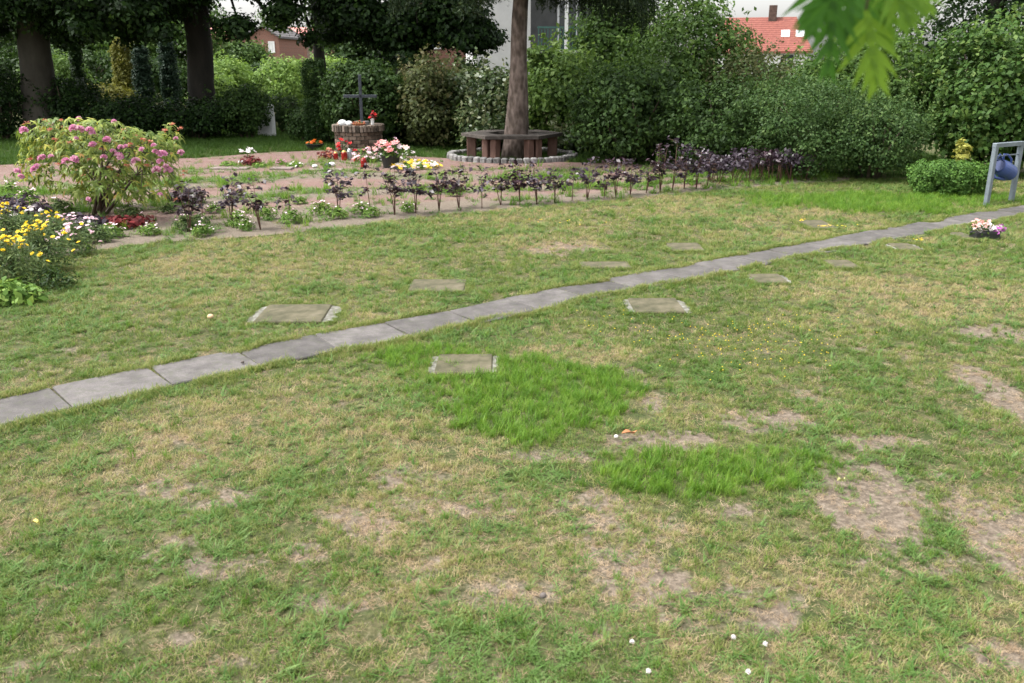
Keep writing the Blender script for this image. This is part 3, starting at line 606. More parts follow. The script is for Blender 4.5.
def shrub(name, label, cat, mat, px, Y, halfw, ytop, depth, nc, cr, per, size, p=2.4, seed=1, group=None, zc=None, aspect=.6, stem=True, zlow=.03, shoots=0, **kw):
    """halfw and ytop are read in pixels at the shrub's own distance Y"""
    c = U(px, 65, Y); k = Y * math.cos(PITCH) / F * 1.06; top = U(px, ytop, Y)[2]; w = halfw * k
    e = empty(name, (c[0], c[1], 0), 0, label, cat, group)
    cz = top / 2; rad = (w, depth, top / 2)
    V, Fc, t = clumps((0, 0, cz), rad, nc, cr, per, size, p=p, seed=seed, aspect=aspect, zmin=zlow, **kw)
    if shoots:   # young shoots standing out of the outline
        r = np.random.default_rng(seed + 5000); PS = []
        for q in range(shoots):
            d = norm(r.normal(size=(1, 3)))[0]; d[2] = abs(d[2]) * .9 + .1; k_ = (np.abs(d) ** p).sum() ** (-1 / p); b = d * k_ * np.array(rad) * .88 + [0, 0, cz]; L_ = r.uniform(.15, .5); dd = norm((d * .5 + [0, 0, .8] + r.normal(0, .25, 3))[None])[0]
            nl = int(L_ / size * 3.2); PS.append(b + np.linspace(0, 1, nl)[:, None] * dd * L_ + r.normal(0, size * .45, (nl, 3)))
        PS = np.concatenate(PS); V2, F2 = leaf_quads(PS, r.normal(size=PS.shape) + [0, -.3, .6], size, aspect, r); V = np.concatenate([V, V2]); Fc = np.concatenate([Fc, F2 + len(V) - len(V2)]); t = np.concatenate([t, np.clip(r.uniform(.4, 1.1, len(PS)), 0, 1)])
    np_mesh('foliage', V, Fc, M[mat], e, attr=t)
    if stem: stems((0, 0), (0, 0, cz), rad, 7, .03, M['twig'], e, seed)
    return e
GB = 'shrubs behind the memorial bed'
random.seed(1)
shr = [
 ('shrub', 'dense dark green shrub right of the bench, leaves pale underneath', 'shrub', 'dark_leaf', 640, 15.6, 75, 62, 1.3, 420, .24, 34, .075, 3),
 ('shrub', 'dark leafy shrub behind the right end of the purple seedlings', 'shrub', 'dark_leaf', 728, 14.4, 60, 78, 1.1, 300, .22, 34, .065, 4),
 ('privet_bush', 'fine-leaved privet bush bulging over the lawn, right of centre', 'bush', 'privet_leaf', 812, 13.6, 75, 72, 1.1, 480, .2, 44, .042, 5),
 ('privet_bush', 'fine-leaved privet bush directly left of the low clipped hedge', 'bush', 'privet_leaf', 885, 13.2, 52, 92, .9, 300, .2, 44, .042, 6),
 ('hazel_shrub', 'tall bright hazel shrub behind the privet, below the foreground leaves', 'shrub', 'mid_leaf', 880, 15.3, 75, 28, 1.2, 420, .25, 34, .085, 7),
 ('ivy_bush', 'tall ivy-like bush filling the right edge behind the can rack', 'bush', 'ivy_leaf', 1000, 13.8, 62, 16, 1.2, 480, .24, 36, .08, 8),
 ('ivy_bush', 'leafy bush just beyond the right frame edge', 'bush', 'ivy_leaf', 1115, 13.6, 62, 30, 1.2, 300, .26, 30, .085, 9),
 ('shrub', 'tall pale green shrub rising to the sky right of the spruce boughs', 'shrub', 'mid_leaf', 692, 18.5, 60, -4, 1.4, 480, .3, 34, .085, 10),
 ('shrub', 'olive green shrub with reddish tips in front of the red roof', 'shrub', 'olive_leaf', 748, 17.5, 46, 46, 1.2, 300, .26, 34, .07, 11),
 ('shrub', 'green shrub under the right end of the red roof', 'shrub', 'mid_leaf', 800, 18, 40, 62, 1.2, 240, .26, 34, .08, 12),
 ('hazel_shrub', 'bright green hazel shrub right behind the spruce trunk', 'shrub', 'bright_leaf', 557, 18.2, 36, 42, 1.0, 300, .24, 32, .095, 13),
 ('shrub', 'mid green shrub between the hazel and the dark right shrub', 'shrub', 'mid_leaf', 606, 18.6, 40, 58, 1.1, 260, .26, 32, .085, 14),
 ('rhododendron_bush', 'broad rhododendron bush left of the spruce trunk', 'bush', 'glossy_leaf', 470, 19, 55, 62, 1.1, 330, .26, 34, .095, 15),
 ('rhododendron_bush', 'low rhododendron with pale leaf undersides behind the left end of the bench', 'bush', 'glossy_leaf', 487, 17.8, 30, 108, .6, 150, .2, 34, .09, 16),
 ('rhododendron_bush', 'olive rhododendron between the ivy mound and the bench', 'bush', 'olive_leaf', 428, 18.6, 30, 58, 1.0, 260, .24, 34, .085, 17),
 ('rhododendron_bush', 'small rhododendron behind the right end of the bench', 'bush', 'glossy_leaf', 576, 17.2, 20, 124, .5, 110, .16, 30, .085, 18),
 ('ivy_mound', 'rounded dark ivy mound directly behind the metal cross', 'ivy mound', 'dark_leaf', 365, 18.7, 45, 56, .9, 420, .2, 40, .075, 19),
 ('laurel_bush', 'green bush filling the gap right of the ivy mound', 'bush', 'mid_leaf', 402, 19.4, 26, 75, .8, 200, .2, 34, .075, 20),
 ('laurel_bush', 'small round bush between the clipped column and the ivy mound', 'bush', 'mid_leaf', 325, 19.6, 14, 90, .5, 90, .16, 34, .06, 21),
 ('laurel_bush', 'dark low bush below the clipped column', 'bush', 'dark_leaf', 303, 20, 22, 104, .6, 130, .2, 34, .06, 22),
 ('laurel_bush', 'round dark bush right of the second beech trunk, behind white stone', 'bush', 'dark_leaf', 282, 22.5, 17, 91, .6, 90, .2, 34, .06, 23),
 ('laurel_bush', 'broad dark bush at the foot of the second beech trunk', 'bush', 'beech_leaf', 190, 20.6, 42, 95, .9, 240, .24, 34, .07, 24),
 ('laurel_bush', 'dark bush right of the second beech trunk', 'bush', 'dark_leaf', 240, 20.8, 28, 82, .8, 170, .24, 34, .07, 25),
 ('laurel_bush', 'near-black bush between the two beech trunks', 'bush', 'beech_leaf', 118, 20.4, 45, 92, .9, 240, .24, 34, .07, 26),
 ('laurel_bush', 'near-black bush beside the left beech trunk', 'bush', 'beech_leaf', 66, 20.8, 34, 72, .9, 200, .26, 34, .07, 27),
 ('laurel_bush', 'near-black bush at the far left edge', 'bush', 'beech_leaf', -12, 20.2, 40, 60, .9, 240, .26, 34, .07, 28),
]
for (nm, lb, ct, mt, px, Yd, hw, yt, dp, nc, cr, per, sz, sd) in shr:
    shrub(nm, lb, ct, mt, px, Yd, hw, yt, dp, int(nc * 1.15), cr, per, sz, seed=sd, group=GB, squash=.7, irregular=.1 if nm in ('laurel_bush', 'ivy_mound') else .26, shoots=8 if nm in ('laurel_bush', 'ivy_mound') else 46)
# low clipped hedge by the rack, with a gold-leaved sapling growing out of it
e = empty('clipped_hedge', G(957, 198), R(-6), 'low clipped green hedge left of the watering can rack', 'hedge')
V, Fc, t = clumps((0, .35, .225), (.5, .36, .225), 620, .055, 34, .028, p=12, seed=40, irregular=.02, aspect=.7, squash=1)
np_mesh('foliage', V, Fc, leaf_mat('hedge_leaf', [(0, S(.04, .09, .02)), (.6, S(.08, .17, .03)), (1, S(.16, .27, .06))], .3), e, attr=t); stems((0, .35), (0, .35, .2), (.4, .25, .2), 8, .012, M['twig'], e, 40)
e = empty('golden_shoot', (*G(963, 188)[:2], 0), 0, 'yellow-leaved young plant sticking up above the low clipped hedge', 'plant')
V, Fc, t = clumps((0, .2, .5), (.12, .12, .17), 26, .05, 8, .075, seed=41, aspect=.4, zmin=.3); np_mesh('foliage', V, Fc, M['yellow_leaf'], e, attr=t)
MB().tube([(0, .2, -.02), (0.01, .2, .6)], [.006, .003], 5).build('stem', M['greenstem'], e)

# clipped and columnar evergreens
def column(name, label, mat, px, Y, hw, ytop, seed, p=6, size=.04, cr=.09, nc=420, pointed=False):
    c = U(px, 65, Y); k = Y * math.cos(PITCH) / F * 1.06; top = U(px, ytop, Y)[2]; w = hw * k
    e = empty(name, (c[0], c[1], 0), 0, label, 'evergreen')
    V, Fc, t = clumps((0, 0, top / 2), (w, w, top / 2), nc, cr, 34, size, p=p, seed=seed, irregular=.03, squash=1.1); np_mesh('foliage', V, Fc, M[mat], e, attr=t)
    MB().tube([(0, 0, -.03), (0, 0, top * .5)], [.05, .03], 8).build('trunk', M['twig'], e, smooth=True)
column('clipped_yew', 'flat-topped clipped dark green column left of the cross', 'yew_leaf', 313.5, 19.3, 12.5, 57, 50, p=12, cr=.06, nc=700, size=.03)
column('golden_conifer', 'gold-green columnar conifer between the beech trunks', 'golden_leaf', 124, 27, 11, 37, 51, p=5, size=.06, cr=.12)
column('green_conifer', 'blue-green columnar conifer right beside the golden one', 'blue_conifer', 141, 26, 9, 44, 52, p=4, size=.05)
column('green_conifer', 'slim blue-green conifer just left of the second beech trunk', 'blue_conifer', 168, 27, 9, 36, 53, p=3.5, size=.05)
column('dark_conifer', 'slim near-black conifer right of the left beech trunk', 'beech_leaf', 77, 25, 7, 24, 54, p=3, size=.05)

# mid-distance garden shrubs and far trees
far = [('garden_shrub', 'bright garden shrub under the left red roof', 'sunlit_leaf', 228, 30, 26, 52, 2), ('garden_shrub', 'pale green shrub below the brick gable with white window', 'sunlit_leaf', 285, 31, 32, 53, 2),
       ('garden_shrub', 'yellow-green shrub behind the clipped column', 'sunlit_leaf', 325, 33, 28, 50, 2), ('garden_shrub', 'yellow-green low shrub seen between the beech trunks', 'golden_leaf', 105, 25, 20, 82, 1.2),
       ('garden_shrub', 'light green shrub beyond the golden conifer', 'bright_leaf', 55, 29, 30, 50, 1.5), ('garden_shrub', 'mid green shrub behind the olive rhododendron', 'mid_leaf', 395, 28, 30, 52, 1.5),
       ('garden_shrub', 'pale green bush behind the dark left bushes', 'sunlit_leaf', 215, 25, 22, 74, 1.2), ('garden_shrub', 'green bush covering the foot of the white house', 'mid_leaf', 470, 23, 24, 57, 1.2)]
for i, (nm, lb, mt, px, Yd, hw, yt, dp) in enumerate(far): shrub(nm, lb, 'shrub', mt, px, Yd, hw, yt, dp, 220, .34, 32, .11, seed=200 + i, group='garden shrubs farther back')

for i, (px, Yd, w_, yt, mt, lb) in enumerate([(60, 34, 4.6, 44, 'dark_leaf', 'tall dark hedge closing the gap behind the columnar conifers'), (215, 40, 3.2, 60, 'dark_leaf', 'tall green hedge far behind the second beech trunk'), (345, 38, 3.4, 58, 'dark_leaf', 'tall hedge far behind the ivy mound and the clipped column'), (-90, 33, 3.4, 40, 'dark_leaf', 'tall dark hedge beyond the left frame edge')]):
    c = U(px, 65, Yd); top = U(px, yt, Yd)[2]; e = empty('tall_hedge', (c[0], c[1], 0), 0, lb, 'hedge', 'tall hedges far behind the beds'); V, Fc, t = clumps((0, 0, top / 2), (w_, .9, top / 2), 420, .4, 34, .14, p=5, seed=700 + i); np_mesh('foliage', V, Fc, M[mt], e, attr=t); stems((0, 0), (0, 0, top / 2), (w_, .6, top / 2), 6, .05, M['twig'], e, 700 + i)
BT_ = 'large beech trees at the back left'
def tree(name, label, cat, px, Y, r0, htrunk, clist, mat, bark, seed, leaf=.1, cr=.45, per=42, lean=(0, 0), group=None, aspect=.65, limbs=9, flare=1.25, n=16):
    """clist: crown ellipsoids (dx,dy,z, rx,ry,rz, nclumps)"""
    if group == BT_:   # finer sprays and a ragged hanging fringe under the big crowns
        rf = np.random.default_rng(seed + 77); cr = .33; per = 36; base_ = list(clist); clist = [(a, b, z, rx, ry, rz, int(n_ * 1.45)) for a, b, z, rx, ry, rz, n_ in clist]
        for a, b, z, rx, ry, rz, n_ in base_[1:]:
            if seed == 302 and a > 0: continue
            for q in range(5):
                an = rf.uniform(0, 6.28); clist.append((a + math.cos(an) * rx * rf.uniform(.3, 1.05), b + math.sin(an) * ry * .8, z - rz * rf.uniform(.35, .95), rf.uniform(.3, .5), .35, rf.uniform(.25, .4), 7))
        limbs = 0
    c = U(px, 65, Y); e = empty(name, (c[0], c[1], 0), 0, label, cat, group); random.seed(seed)
    pts = []; rad = []
    for i in range(15):
        t = i / 14; pts.append((lean[0] * t + random.uniform(-.03, .03) * (i > 2), lean[1] * t + random.uniform(-.03, .03) * (i > 2), -.1 + t * (htrunk + .1)))
        rad.append(r0 * ((flare - 1) * math.exp(-t * htrunk / .35) + 1 - .35 * t))
    MB().tube(pts, rad, n, jit=.035).build('trunk', M[bark], e, smooth=True)
    mb = MB()
    Vs = []; Fs = []; Ts = []; off = 0
    for j, (dx, dy, z, rx, ry, rz, nc) in enumerate(clist):
        V, Fc, t = clumps((dx, dy, z), (rx, ry, rz), nc, cr, per, leaf, seed=seed + j * 7, shell=.6, aspect=aspect, squash=.55, zmin=z - rz * 1.1, irregular=.16)
        Vs.append(V); Fs.append(Fc + off); Ts.append(t); off += len(V)
        for q in range(0 if nc < 8 else max(2, limbs // len(clist))):
            a = random.uniform(0, 6.28); tt_ = random.uniform(.45, 1); b = Vector(pts[int(tt_ * 14)]); en = Vector((dx + math.cos(a) * rx * .8, dy + math.sin(a) * ry * .8, z + random.uniform(-.5, .6) * rz))
            m_ = b.lerp(en, .5) + Vector((0, 0, .35)); mb.tube([b, m_, en], [r0 * .3, r0 * .17, r0 * .04], 7, jit=.05)
    if mb.v: mb.build('limb', M[bark], e, smooth=True)
    if Vs: np_mesh('crown', np.concatenate(Vs), np.concatenate(Fs), M[mat], e, attr=np.concatenate(Ts))
    return e
BT = 'large beech trees at the back left'
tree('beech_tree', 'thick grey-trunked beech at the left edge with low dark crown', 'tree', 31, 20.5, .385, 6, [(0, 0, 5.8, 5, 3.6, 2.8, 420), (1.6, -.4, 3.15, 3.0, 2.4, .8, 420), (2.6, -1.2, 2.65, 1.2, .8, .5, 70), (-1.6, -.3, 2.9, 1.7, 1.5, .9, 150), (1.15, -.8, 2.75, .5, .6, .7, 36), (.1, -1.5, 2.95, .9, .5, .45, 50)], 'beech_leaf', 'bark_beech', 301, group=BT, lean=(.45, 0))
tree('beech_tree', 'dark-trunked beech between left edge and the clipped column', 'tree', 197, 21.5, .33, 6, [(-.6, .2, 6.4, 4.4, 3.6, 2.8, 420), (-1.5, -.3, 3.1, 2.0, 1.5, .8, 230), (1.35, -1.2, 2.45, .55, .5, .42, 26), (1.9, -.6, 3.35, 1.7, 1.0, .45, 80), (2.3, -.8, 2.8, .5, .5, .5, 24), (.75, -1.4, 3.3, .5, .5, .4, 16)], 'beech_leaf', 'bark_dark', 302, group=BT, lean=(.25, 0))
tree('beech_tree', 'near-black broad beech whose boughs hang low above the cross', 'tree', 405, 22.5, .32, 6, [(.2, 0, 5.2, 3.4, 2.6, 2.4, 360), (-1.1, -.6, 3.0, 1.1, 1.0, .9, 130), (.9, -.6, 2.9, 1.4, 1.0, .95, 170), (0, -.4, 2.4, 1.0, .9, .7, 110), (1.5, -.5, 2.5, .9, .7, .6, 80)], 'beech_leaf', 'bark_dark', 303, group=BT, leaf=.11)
tree('beech_tree', 'small-crowned tree hanging over the brick gable left of the cross', 'tree', 320, 27, .2, 4, [(0, 0, 5.0, 1.7, 1.5, 1.9, 140), (.2, 0, 2.9, .8, .8, 1.1, 50), (-1.1, -.2, 2.9, .75, .6, .5, 26)], 'mid_leaf', 'bark_dark', 304, cr=.35)
# backdrop of trees behind the gardens
fb = [('far_tree', 'tall misty green tree far behind the left beech', 60, 44, 3.6, 5.0, 'mid_leaf'), ('far_tree', 'dark conifer-like tree far behind the golden conifer', 115, 46, 3.4, 7, 'blue_conifer'), ('far_tree', 'green tree far behind the second beech trunk', 170, 42, 3.2, 5.5, 'mid_leaf'),
      ('far_tree', 'far tree at the left frame edge', -30, 40, 4, 6, 'dark_leaf'), ('far_tree', 'tree between the left red roof and the brick gable', 240, 52, 2.0, 3.2, 'mid_leaf'), ('far_tree', 'dark tree behind the near-black beech', 380, 40, 3.0, 4.0, 'dark_leaf'),
      ('far_tree', 'dark tree at the top right corner above the bush', 985, 22, 3.2, 6.4, 'beech_leaf'), ('far_tree', 'dark tree beyond the right frame edge', 1110, 26, 4, 5, 'beech_leaf'),
      ('far_tree', 'bushy tree beyond the right edge of the lawn', 1330, 22, 3.4, 5.5, 'mid_leaf'), ('far_tree', 'broad tree farther beyond the right edge of the lawn', 1640, 24, 4.5, 6.5, 'dark_leaf'), ('far_tree', 'tall tree behind the bushes at the right edge', 1180, 30, 4.5, 7, 'dark_leaf'),
      ('far_tree', 'green tree partly hiding the balcony house on its right', 618, 24, 1.3, 3.9, 'mid_leaf')]
for i, (nm, lb, px, Yd, w, ht, mt) in enumerate(fb):
    tree(nm, lb, 'tree', px, Yd, .2, ht * .7, [(0, 0, ht * .55, w, w * .7, ht * .5, 420)], mt, 'bark_dark', 400 + i, leaf=.16 if Yd > 35 else .1, cr=.6 if Yd > 35 else .45, per=36, group='trees far behind the garden', limbs=6)

# ---------------------------------------------------------------- the spruce with hanging boughs
c = U(514.5, 150, 16.35); e = empty('spruce_tree', (c[0], c[1], 0), 0, 'spruce with scaly brown trunk rising through the hexagonal bench', 'tree')
random.seed(12); pts = []; rad = []
for i in range(26):
    t = i / 25; z = -.1 + t * 9; pts.append((.045 * z + .02 * math.sin(z * 2), .01 * math.sin(z * 3), z)); rad.append(.165 + .09 * math.exp(-max(z, 0) / .3) + .045 * math.exp(-((z - .7) / .6) ** 2) - .01 * z)
MB().tube(pts, rad, 20, jit=.03).build('trunk', M['bark_spruce'], e, smooth=True)
bm_ = MB(); PV = []; PN = []; r = np.random.default_rng(5)
bl = [(2.4, 3.4, 2.3, -.25), (2.7, 3.6, 2.1, .1), (2.2, 3.2, 2.0, -.5), (2.9, 3.9, 2.4, .3), (3.0, 4.3, 2.7, -.1), (-.6, 3.5, .9, -.3), (.5, 3.6, .8, -.6)]
for k in range(42):
    a = r.uniform(0, 6.28); z = r.uniform(3.4, 8.2); L_ = (9 - z) * .42 + .5; bl.append((math.cos(a) * L_, z, L_, math.sin(a) * L_))
for (ex, z, L_, ey) in bl:
    b = np.array([.03 * z, 0, z]); en = np.array([ex, ey, z - .5]); mid = (b + en) / 2 + np.array([0, 0, .22]); qs = []
    for t in np.linspace(0, 1, 12): qs.append((1 - t) ** 2 * b + 2 * t * (1 - t) * mid + t * t * en)
    bm_.tube(qs, [.035 * (1 - .8 * t) for t in np.linspace(0, 1, 12)], 5)
    m = int((270 if z < 3.3 else 150) * max(L_, 1)); t = r.uniform(.15, 1.04, m); P = ((1 - t) ** 2)[:, None] * b + (2 * t * (1 - t))[:, None] * mid + (t * t)[:, None] * en
    dr = norm((en - b)[None])[0]; sd = np.array([-dr[1], dr[0], 0]); P = P + sd * (r.normal(0, .22, m) * (1.1 - t * .6))[:, None]
    hang = r.uniform(.12, .62, m) * (1 if z < 4.6 else .6)   # hanging twiglets
    for i in range(m):
        nn_ = int(hang[i] / .022); tq = np.linspace(0, 1, nn_)[:, None]; sw = r.normal(0, .07, 2)
        PV.append(P[i] + tq * np.array([sw[0], sw[1], -hang[i]]) + r.normal(0, .012, (nn_, 3))); PN.append(r.normal(size=(nn_, 3)))
P = np.concatenate(PV); N = np.concatenate(PN); print('spruce needles', len(P))
V, Fc = leaf_quads(P, N, .07, .22, r, down=1.2); np_mesh('needles', V, Fc, M['spruce'], e, attr=r.random(len(P))); bm_.build('bough', M['bark_dark'], e, smooth=True)

# ---------------------------------------------------------------- hexagonal bench and kerb ring
M['bench_wood'] = surf_mat('weathered_bench_wood', [(.3, S(.03, .025, .021)), (.6, S(.065, .055, .048)), (.8, S(.12, .105, .09))], 14, 6, rough=.8, bump=.4, stretch=(1, 1, 1), usernd=.3)
M['bench_leg'] = surf_mat('reddish_bench_post', [(.3, S(.06, .032, .024)), (.6, S(.125, .072, .055)), (.8, S(.2, .13, .10))], 9, 6, rough=.85, bump=.4, stretch=(1, 1, .3))
bc = U(512, 65, 16.35); e = empty('tree_bench', (bc[0], bc[1], 0), 0, 'weathered hexagonal wooden bench built round the spruce trunk', 'bench')
RO, RI = .95, .5
mb = MB()
for k in range(6):
    a0_, a1_ = math.pi * 2 * k / 6, math.pi * 2 * (k + 1) / 6
    for j in range(3):
        ri = RI + (RO - RI) * (j / 3) + .006; ro = RI + (RO - RI) * ((j + 1) / 3) - .006; z0, z1 = .40, .455 + random.uniform(-.004, .004)
        q = []
        for zz_ in (z0, z1):
            for rr_, aa in ((ri, a0_ + .004), (ro, a0_ + .004), (ro, a1_ - .004), (ri, a1_ - .004)): q.append((rr_ * math.cos(aa), rr_ * math.sin(aa), zz_))
        mb.add(q, [(3, 2, 1, 0), (4, 5, 6, 7), (0, 1, 5, 4), (1, 2, 6, 5), (2, 3, 7, 6), (3, 0, 4, 7)])
mb.build('seat', M['bench_wood'], e)
for k in range(6):
    a = math.pi * 2 * k / 6; mb = MB()
    for sgn in (-1, 1): mb.box(((RO - .2) * math.cos(a) - sgn * .085 * math.sin(a), (RO - .2) * math.sin(a) + sgn * .085 * math.cos(a), .19), (.17, .12, .42), rz=a, bev=.012)
    mb.build('leg', M['bench_leg'], e)
mb = MB(); nk = 56
for k in range(nk):
    a = 2 * math.pi * k / nk; rr_ = 1.16 + random.uniform(-.012, .012)
    mb.box((rr_ * math.cos(a), rr_ * math.sin(a) * .92, .035 + random.uniform(-.008, .01)), (random.uniform(.11, .13), random.uniform(.105, .125), .13), rz=a + random.uniform(-.06, .06), bev=.018)
M['granite'] = surf_mat('granite_sett', [(.3, S(.08, .078, .074)), (.55, S(.16, .155, .15)), (.75, S(.27, .26, .25))], 20, 5, rough=.85, bump=.5, bscale=40, usernd=.4)
tag(mb.build('stone_kerb', M['granite'], loc=(bc[0], bc[1], 0)), 'ring of pale granite setts edging the ground around the tree bench', 'stone kerb')

# ---------------------------------------------------------------- brick pedestal, cross and what stands on it
M['brick'] = surf_mat('old_brown_brick', [(.3, S(.06, .042, .03)), (.5, S(.12, .088, .065)), (.75, S(.2, .155, .12))], 16, 5, rough=.9, bump=.4, usernd=.6)
M['mortar'] = surf_mat('grey_mortar', [(.3, S(.09, .08, .068)), (.7, S(.17, .155, .13))], 20, rough=.95)
pc = U(355, 65, 17.2); e = empty('brick_pedestal', (pc[0], pc[1], 0), 0, 'round brown brick pedestal carrying the dark cross', 'pedestal')
RP = .44; mb = MB(); mw = MB(); mw.lathe((0, 0, 0), [(RP - .015, -.05), (RP - .015, .435)], 48).build('mortar_core', M['mortar'], e)
for j in range(6):
    nb = 19
    for k in range(nb):
        a = 2 * math.pi * (k + .5 * (j % 2)) / nb; w = 2 * math.pi * RP / nb - .012
        mb.box(((RP - .03) * math.cos(a), (RP - .03) * math.sin(a), .038 + j * .071 + random.uniform(-.002, .002)), (.09 + random.uniform(-.004, .006), w, .059), rz=a, bev=.005)
mb.build('wall', M['brick'], e)
mb = MB(); nb = 44
for k in range(nb):
    a = 2 * math.pi * k / nb; mb.box(((RP - .055) * math.cos(a), (RP - .055) * math.sin(a), .494 + random.uniform(-.003, .003)), (.24, .055, .118), rz=a, bev=.005)
mb.build('coping', surf_mat('coping_brick', [(.3, S(.05, .04, .03)), (.5, S(.11, .085, .065)), (.75, S(.2, .16, .13))], 16, 5, rough=.9, bump=.4, usernd=.7), e)
MB().lathe((0, 0, 0), [(RP - .14, .43), (RP - .14, .53)], 32).build('top_fill', M['mortar'], e)
PT = .53
M['cross'] = surf_mat('dark_weathered_metal', [(.3, S(.025, .03, .038)), (.7, S(.06, .07, .085))], 20, rough=.5, bump=.2, metallic=.3)
e = empty('cross', (pc[0] + .08, pc[1] - .02, PT), R(3), 'dark blue-grey metal cross standing on the brick pedestal', 'cross')
MB().box((0, 0, .515), (.058, .045, .86), bev=.006).build('upright', M['cross'], e)
MB().box((-.01, -.002, .55), (.64, .041, .054), bev=.006).build('crossbar', M['cross'], e)
MB().box((0, 0, .045), (.28, .17, .09), bev=.012).build('stone_foot', M['granite'], e)
def flower(mb, c, n, r_, tilt=.3, rnd=None, w=.5, cup=.25):
    c = Vector(c); ax = Vector((random.uniform(-tilt, tilt), random.uniform(-tilt, tilt), 1)).normalized(); s_ = ax.orthogonal().normalized(); b_ = ax.cross(s_); a0 = random.uniform(0, 6)
    for k in range(n):
        a = a0 + 2 * math.pi * k / n; d = s_ * math.cos(a) + b_ * math.sin(a); q = ax.cross(d)
        mb.add([c, c + d * r_ * .6 + q * r_ * w * .6 + ax * r_ * cup * .5, c + d * r_ + ax * r_ * cup, c + d * r_ * .6 - q * r_ * w * .6 + ax * r_ * cup * .5], [(0, 1, 2, 3)], rnd if rnd is not None else random.random())
def bouquet(name, label, cat, loc, w, h, green, flowers, seed, pot=None, leafsize=.05, nleaf=260, leafmat='mid_leaf', group=None, asp=.45):
    """flowers: list of (part name, material, count, radius)"""
    random.seed(seed); r = np.random.default_rng(seed); e = empty(name, (loc[0], loc[1], loc[2] if len(loc) > 2 else 0), 0, label, cat, group); z0 = 0
    if pot:
        pr, ph, pm = pot; MB().lathe((0, 0, 0), [(pr * .75, 0), (pr, ph * .92), (pr * 1.08, ph * .93), (pr * 1.08, ph), (pr * .9, ph), (pr * .88, ph * .9)], 18).build('pot', pm, e, smooth=False); z0 = ph * .85
    if green:
        d = norm(r.normal(size=(nleaf, 3))); d[:, 2] = np.abs(d[:, 2]); P = d * r.uniform(.3, 1, nleaf)[:, None] * np.array([w, w, h]) + np.array([0, 0, z0 + .01])
        V, Fc = leaf_quads(P, d + r.normal(size=d.shape) * .5 + [0, 0, .4], leafsize, asp, r); np_mesh('foliage', V, Fc, M[leafmat], e, attr=r.random(nleaf))
    for pn, pm, cnt, fr in flowers:
        mb = MB()
        for k in range(cnt):
            d = norm(r.normal(size=(1, 3)))[0]; d[2] = abs(d[2]) * .8 + .25; p = d / np.linalg.norm(d) * r.uniform(.85, 1.08) * np.array([w, w, h]); rn = random.random()
            flower(mb, (p[0], p[1], p[2] + z0), 6, fr, .7, rn); flower(mb, (p[0], p[1], p[2] + z0 + fr * .12), 5, fr * .6, .7, min(1, rn + .2), cup=.6)
        mb.build(pn, M[pm], e)
    return e
darkpot = plain('dark_plastic_pot', S(.02, .022, .02), .5); tpot = plain('terracotta_pot', S(.35, .13, .06), .8); greypot = plain('grey_zinc', S(.4, .42, .44), .4, .6); whitepot = plain('white_ceramic', S(.75, .74, .72), .35)
GI = 'grave offerings around the brick pedestal'
M['white_stone'] = surf_mat('white_stone', [(.3, S(.6, .6, .6)), (.7, S(.8, .8, .8))], 8, rough=.6)
for (px, s_, lb) in ((345, .085, 'larger white rounded stone on the pedestal, left of the cross'), (351.5, .07, 'smaller bluish-white rounded stone on the pedestal beside the cross foot')):
    x = (px - 512) / F * (pc[1] * math.cos(PITCH) + 1.05 * math.sin(PITCH)); mb = MB(); pr = [(s_ * math.sin(t), s_ * .75 * (1 - math.cos(t))) for t in np.linspace(.15, 3.0, 9)]
    mb.lathe((0, 0, 0), pr, 14, jit=.04); tag(mb.build('white_stone', M['white_stone'], smooth=True, loc=(x, pc[1] - .26, PT)), lb, 'stone', GI)
tag(MB().box((0, 0, .035), (.09, .06, .07), bev=.01).build('pink_stone', plain('pinkish_stone', S(.5, .36, .3), .8), loc=(pc[0] - .34, pc[1] - .12, PT)), 'tiny pinkish stone at the left end of the pedestal top', 'stone', GI)
bouquet('flower_bowl', 'bowl of dull orange-red flowers in front of the cross foot', 'flower bowl', (pc[0] + .06, pc[1] - .28, PT), .12, .05, True, [('blossom', 'spent', 14, .024), ], 5, pot=(.13, .06, tpot), leafsize=.035, nleaf=60)
e = bouquet('flower_vase', 'slim white vase with dark red flower right of the cross', 'vase', (pc[0] + .30, pc[1] - .12, PT), .07, .16, True, [('blossom', 'red_petal', 8, .04)], 6, pot=(.035, .14, whitepot), leafmat='redleaf', nleaf=30, leafsize=.05)
# lanterns
redglass = plain('red_candle_glass', S(.25, .012, .01), .2); gold = plain('gold_lid', S(.6, .42, .12), .3, .8)
def candle(px, py, r_, h_, mat, lb, lid=gold, name='grave_candle'):
    p = G(px, py); e = empty(name, (p[0], p[1], .012), 0, lb, 'grave candle', GI)
    MB().lathe((0, 0, 0), [(r_ * .8, 0), (r_, h_ * .1), (r_, h_ * .75), (r_ * .8, h_ * .82)], 14).build('glass', mat, e, smooth=False)
    MB().lathe((0, 0, 0), [(r_ * .82, h_ * .8), (r_ * .85, h_ * .86), (r_ * .4, h_ * .98), (r_ * .1, h_)], 14).build('lid', lid, e)
candle(336, 160, .05, .16, redglass, 'red grave candle farthest left before the pedestal'); candle(344.6, 161, .065, .21, redglass, 'tallest red grave candle, beside the grey tin')
candle(350, 160.5, .055, .24, greypot, 'grey metal grave lantern between red candles', greypot); candle(356.5, 162.5, .055, .12, redglass, 'short red grave candle in front of the grey tin')
candle(364, 168.5, .06, .2, redglass, 'red grave lantern standing nearest, in front of the others', redglass)
def gp(px, py, z=.012): p = G(px, py); return (p[0], p[1], z)
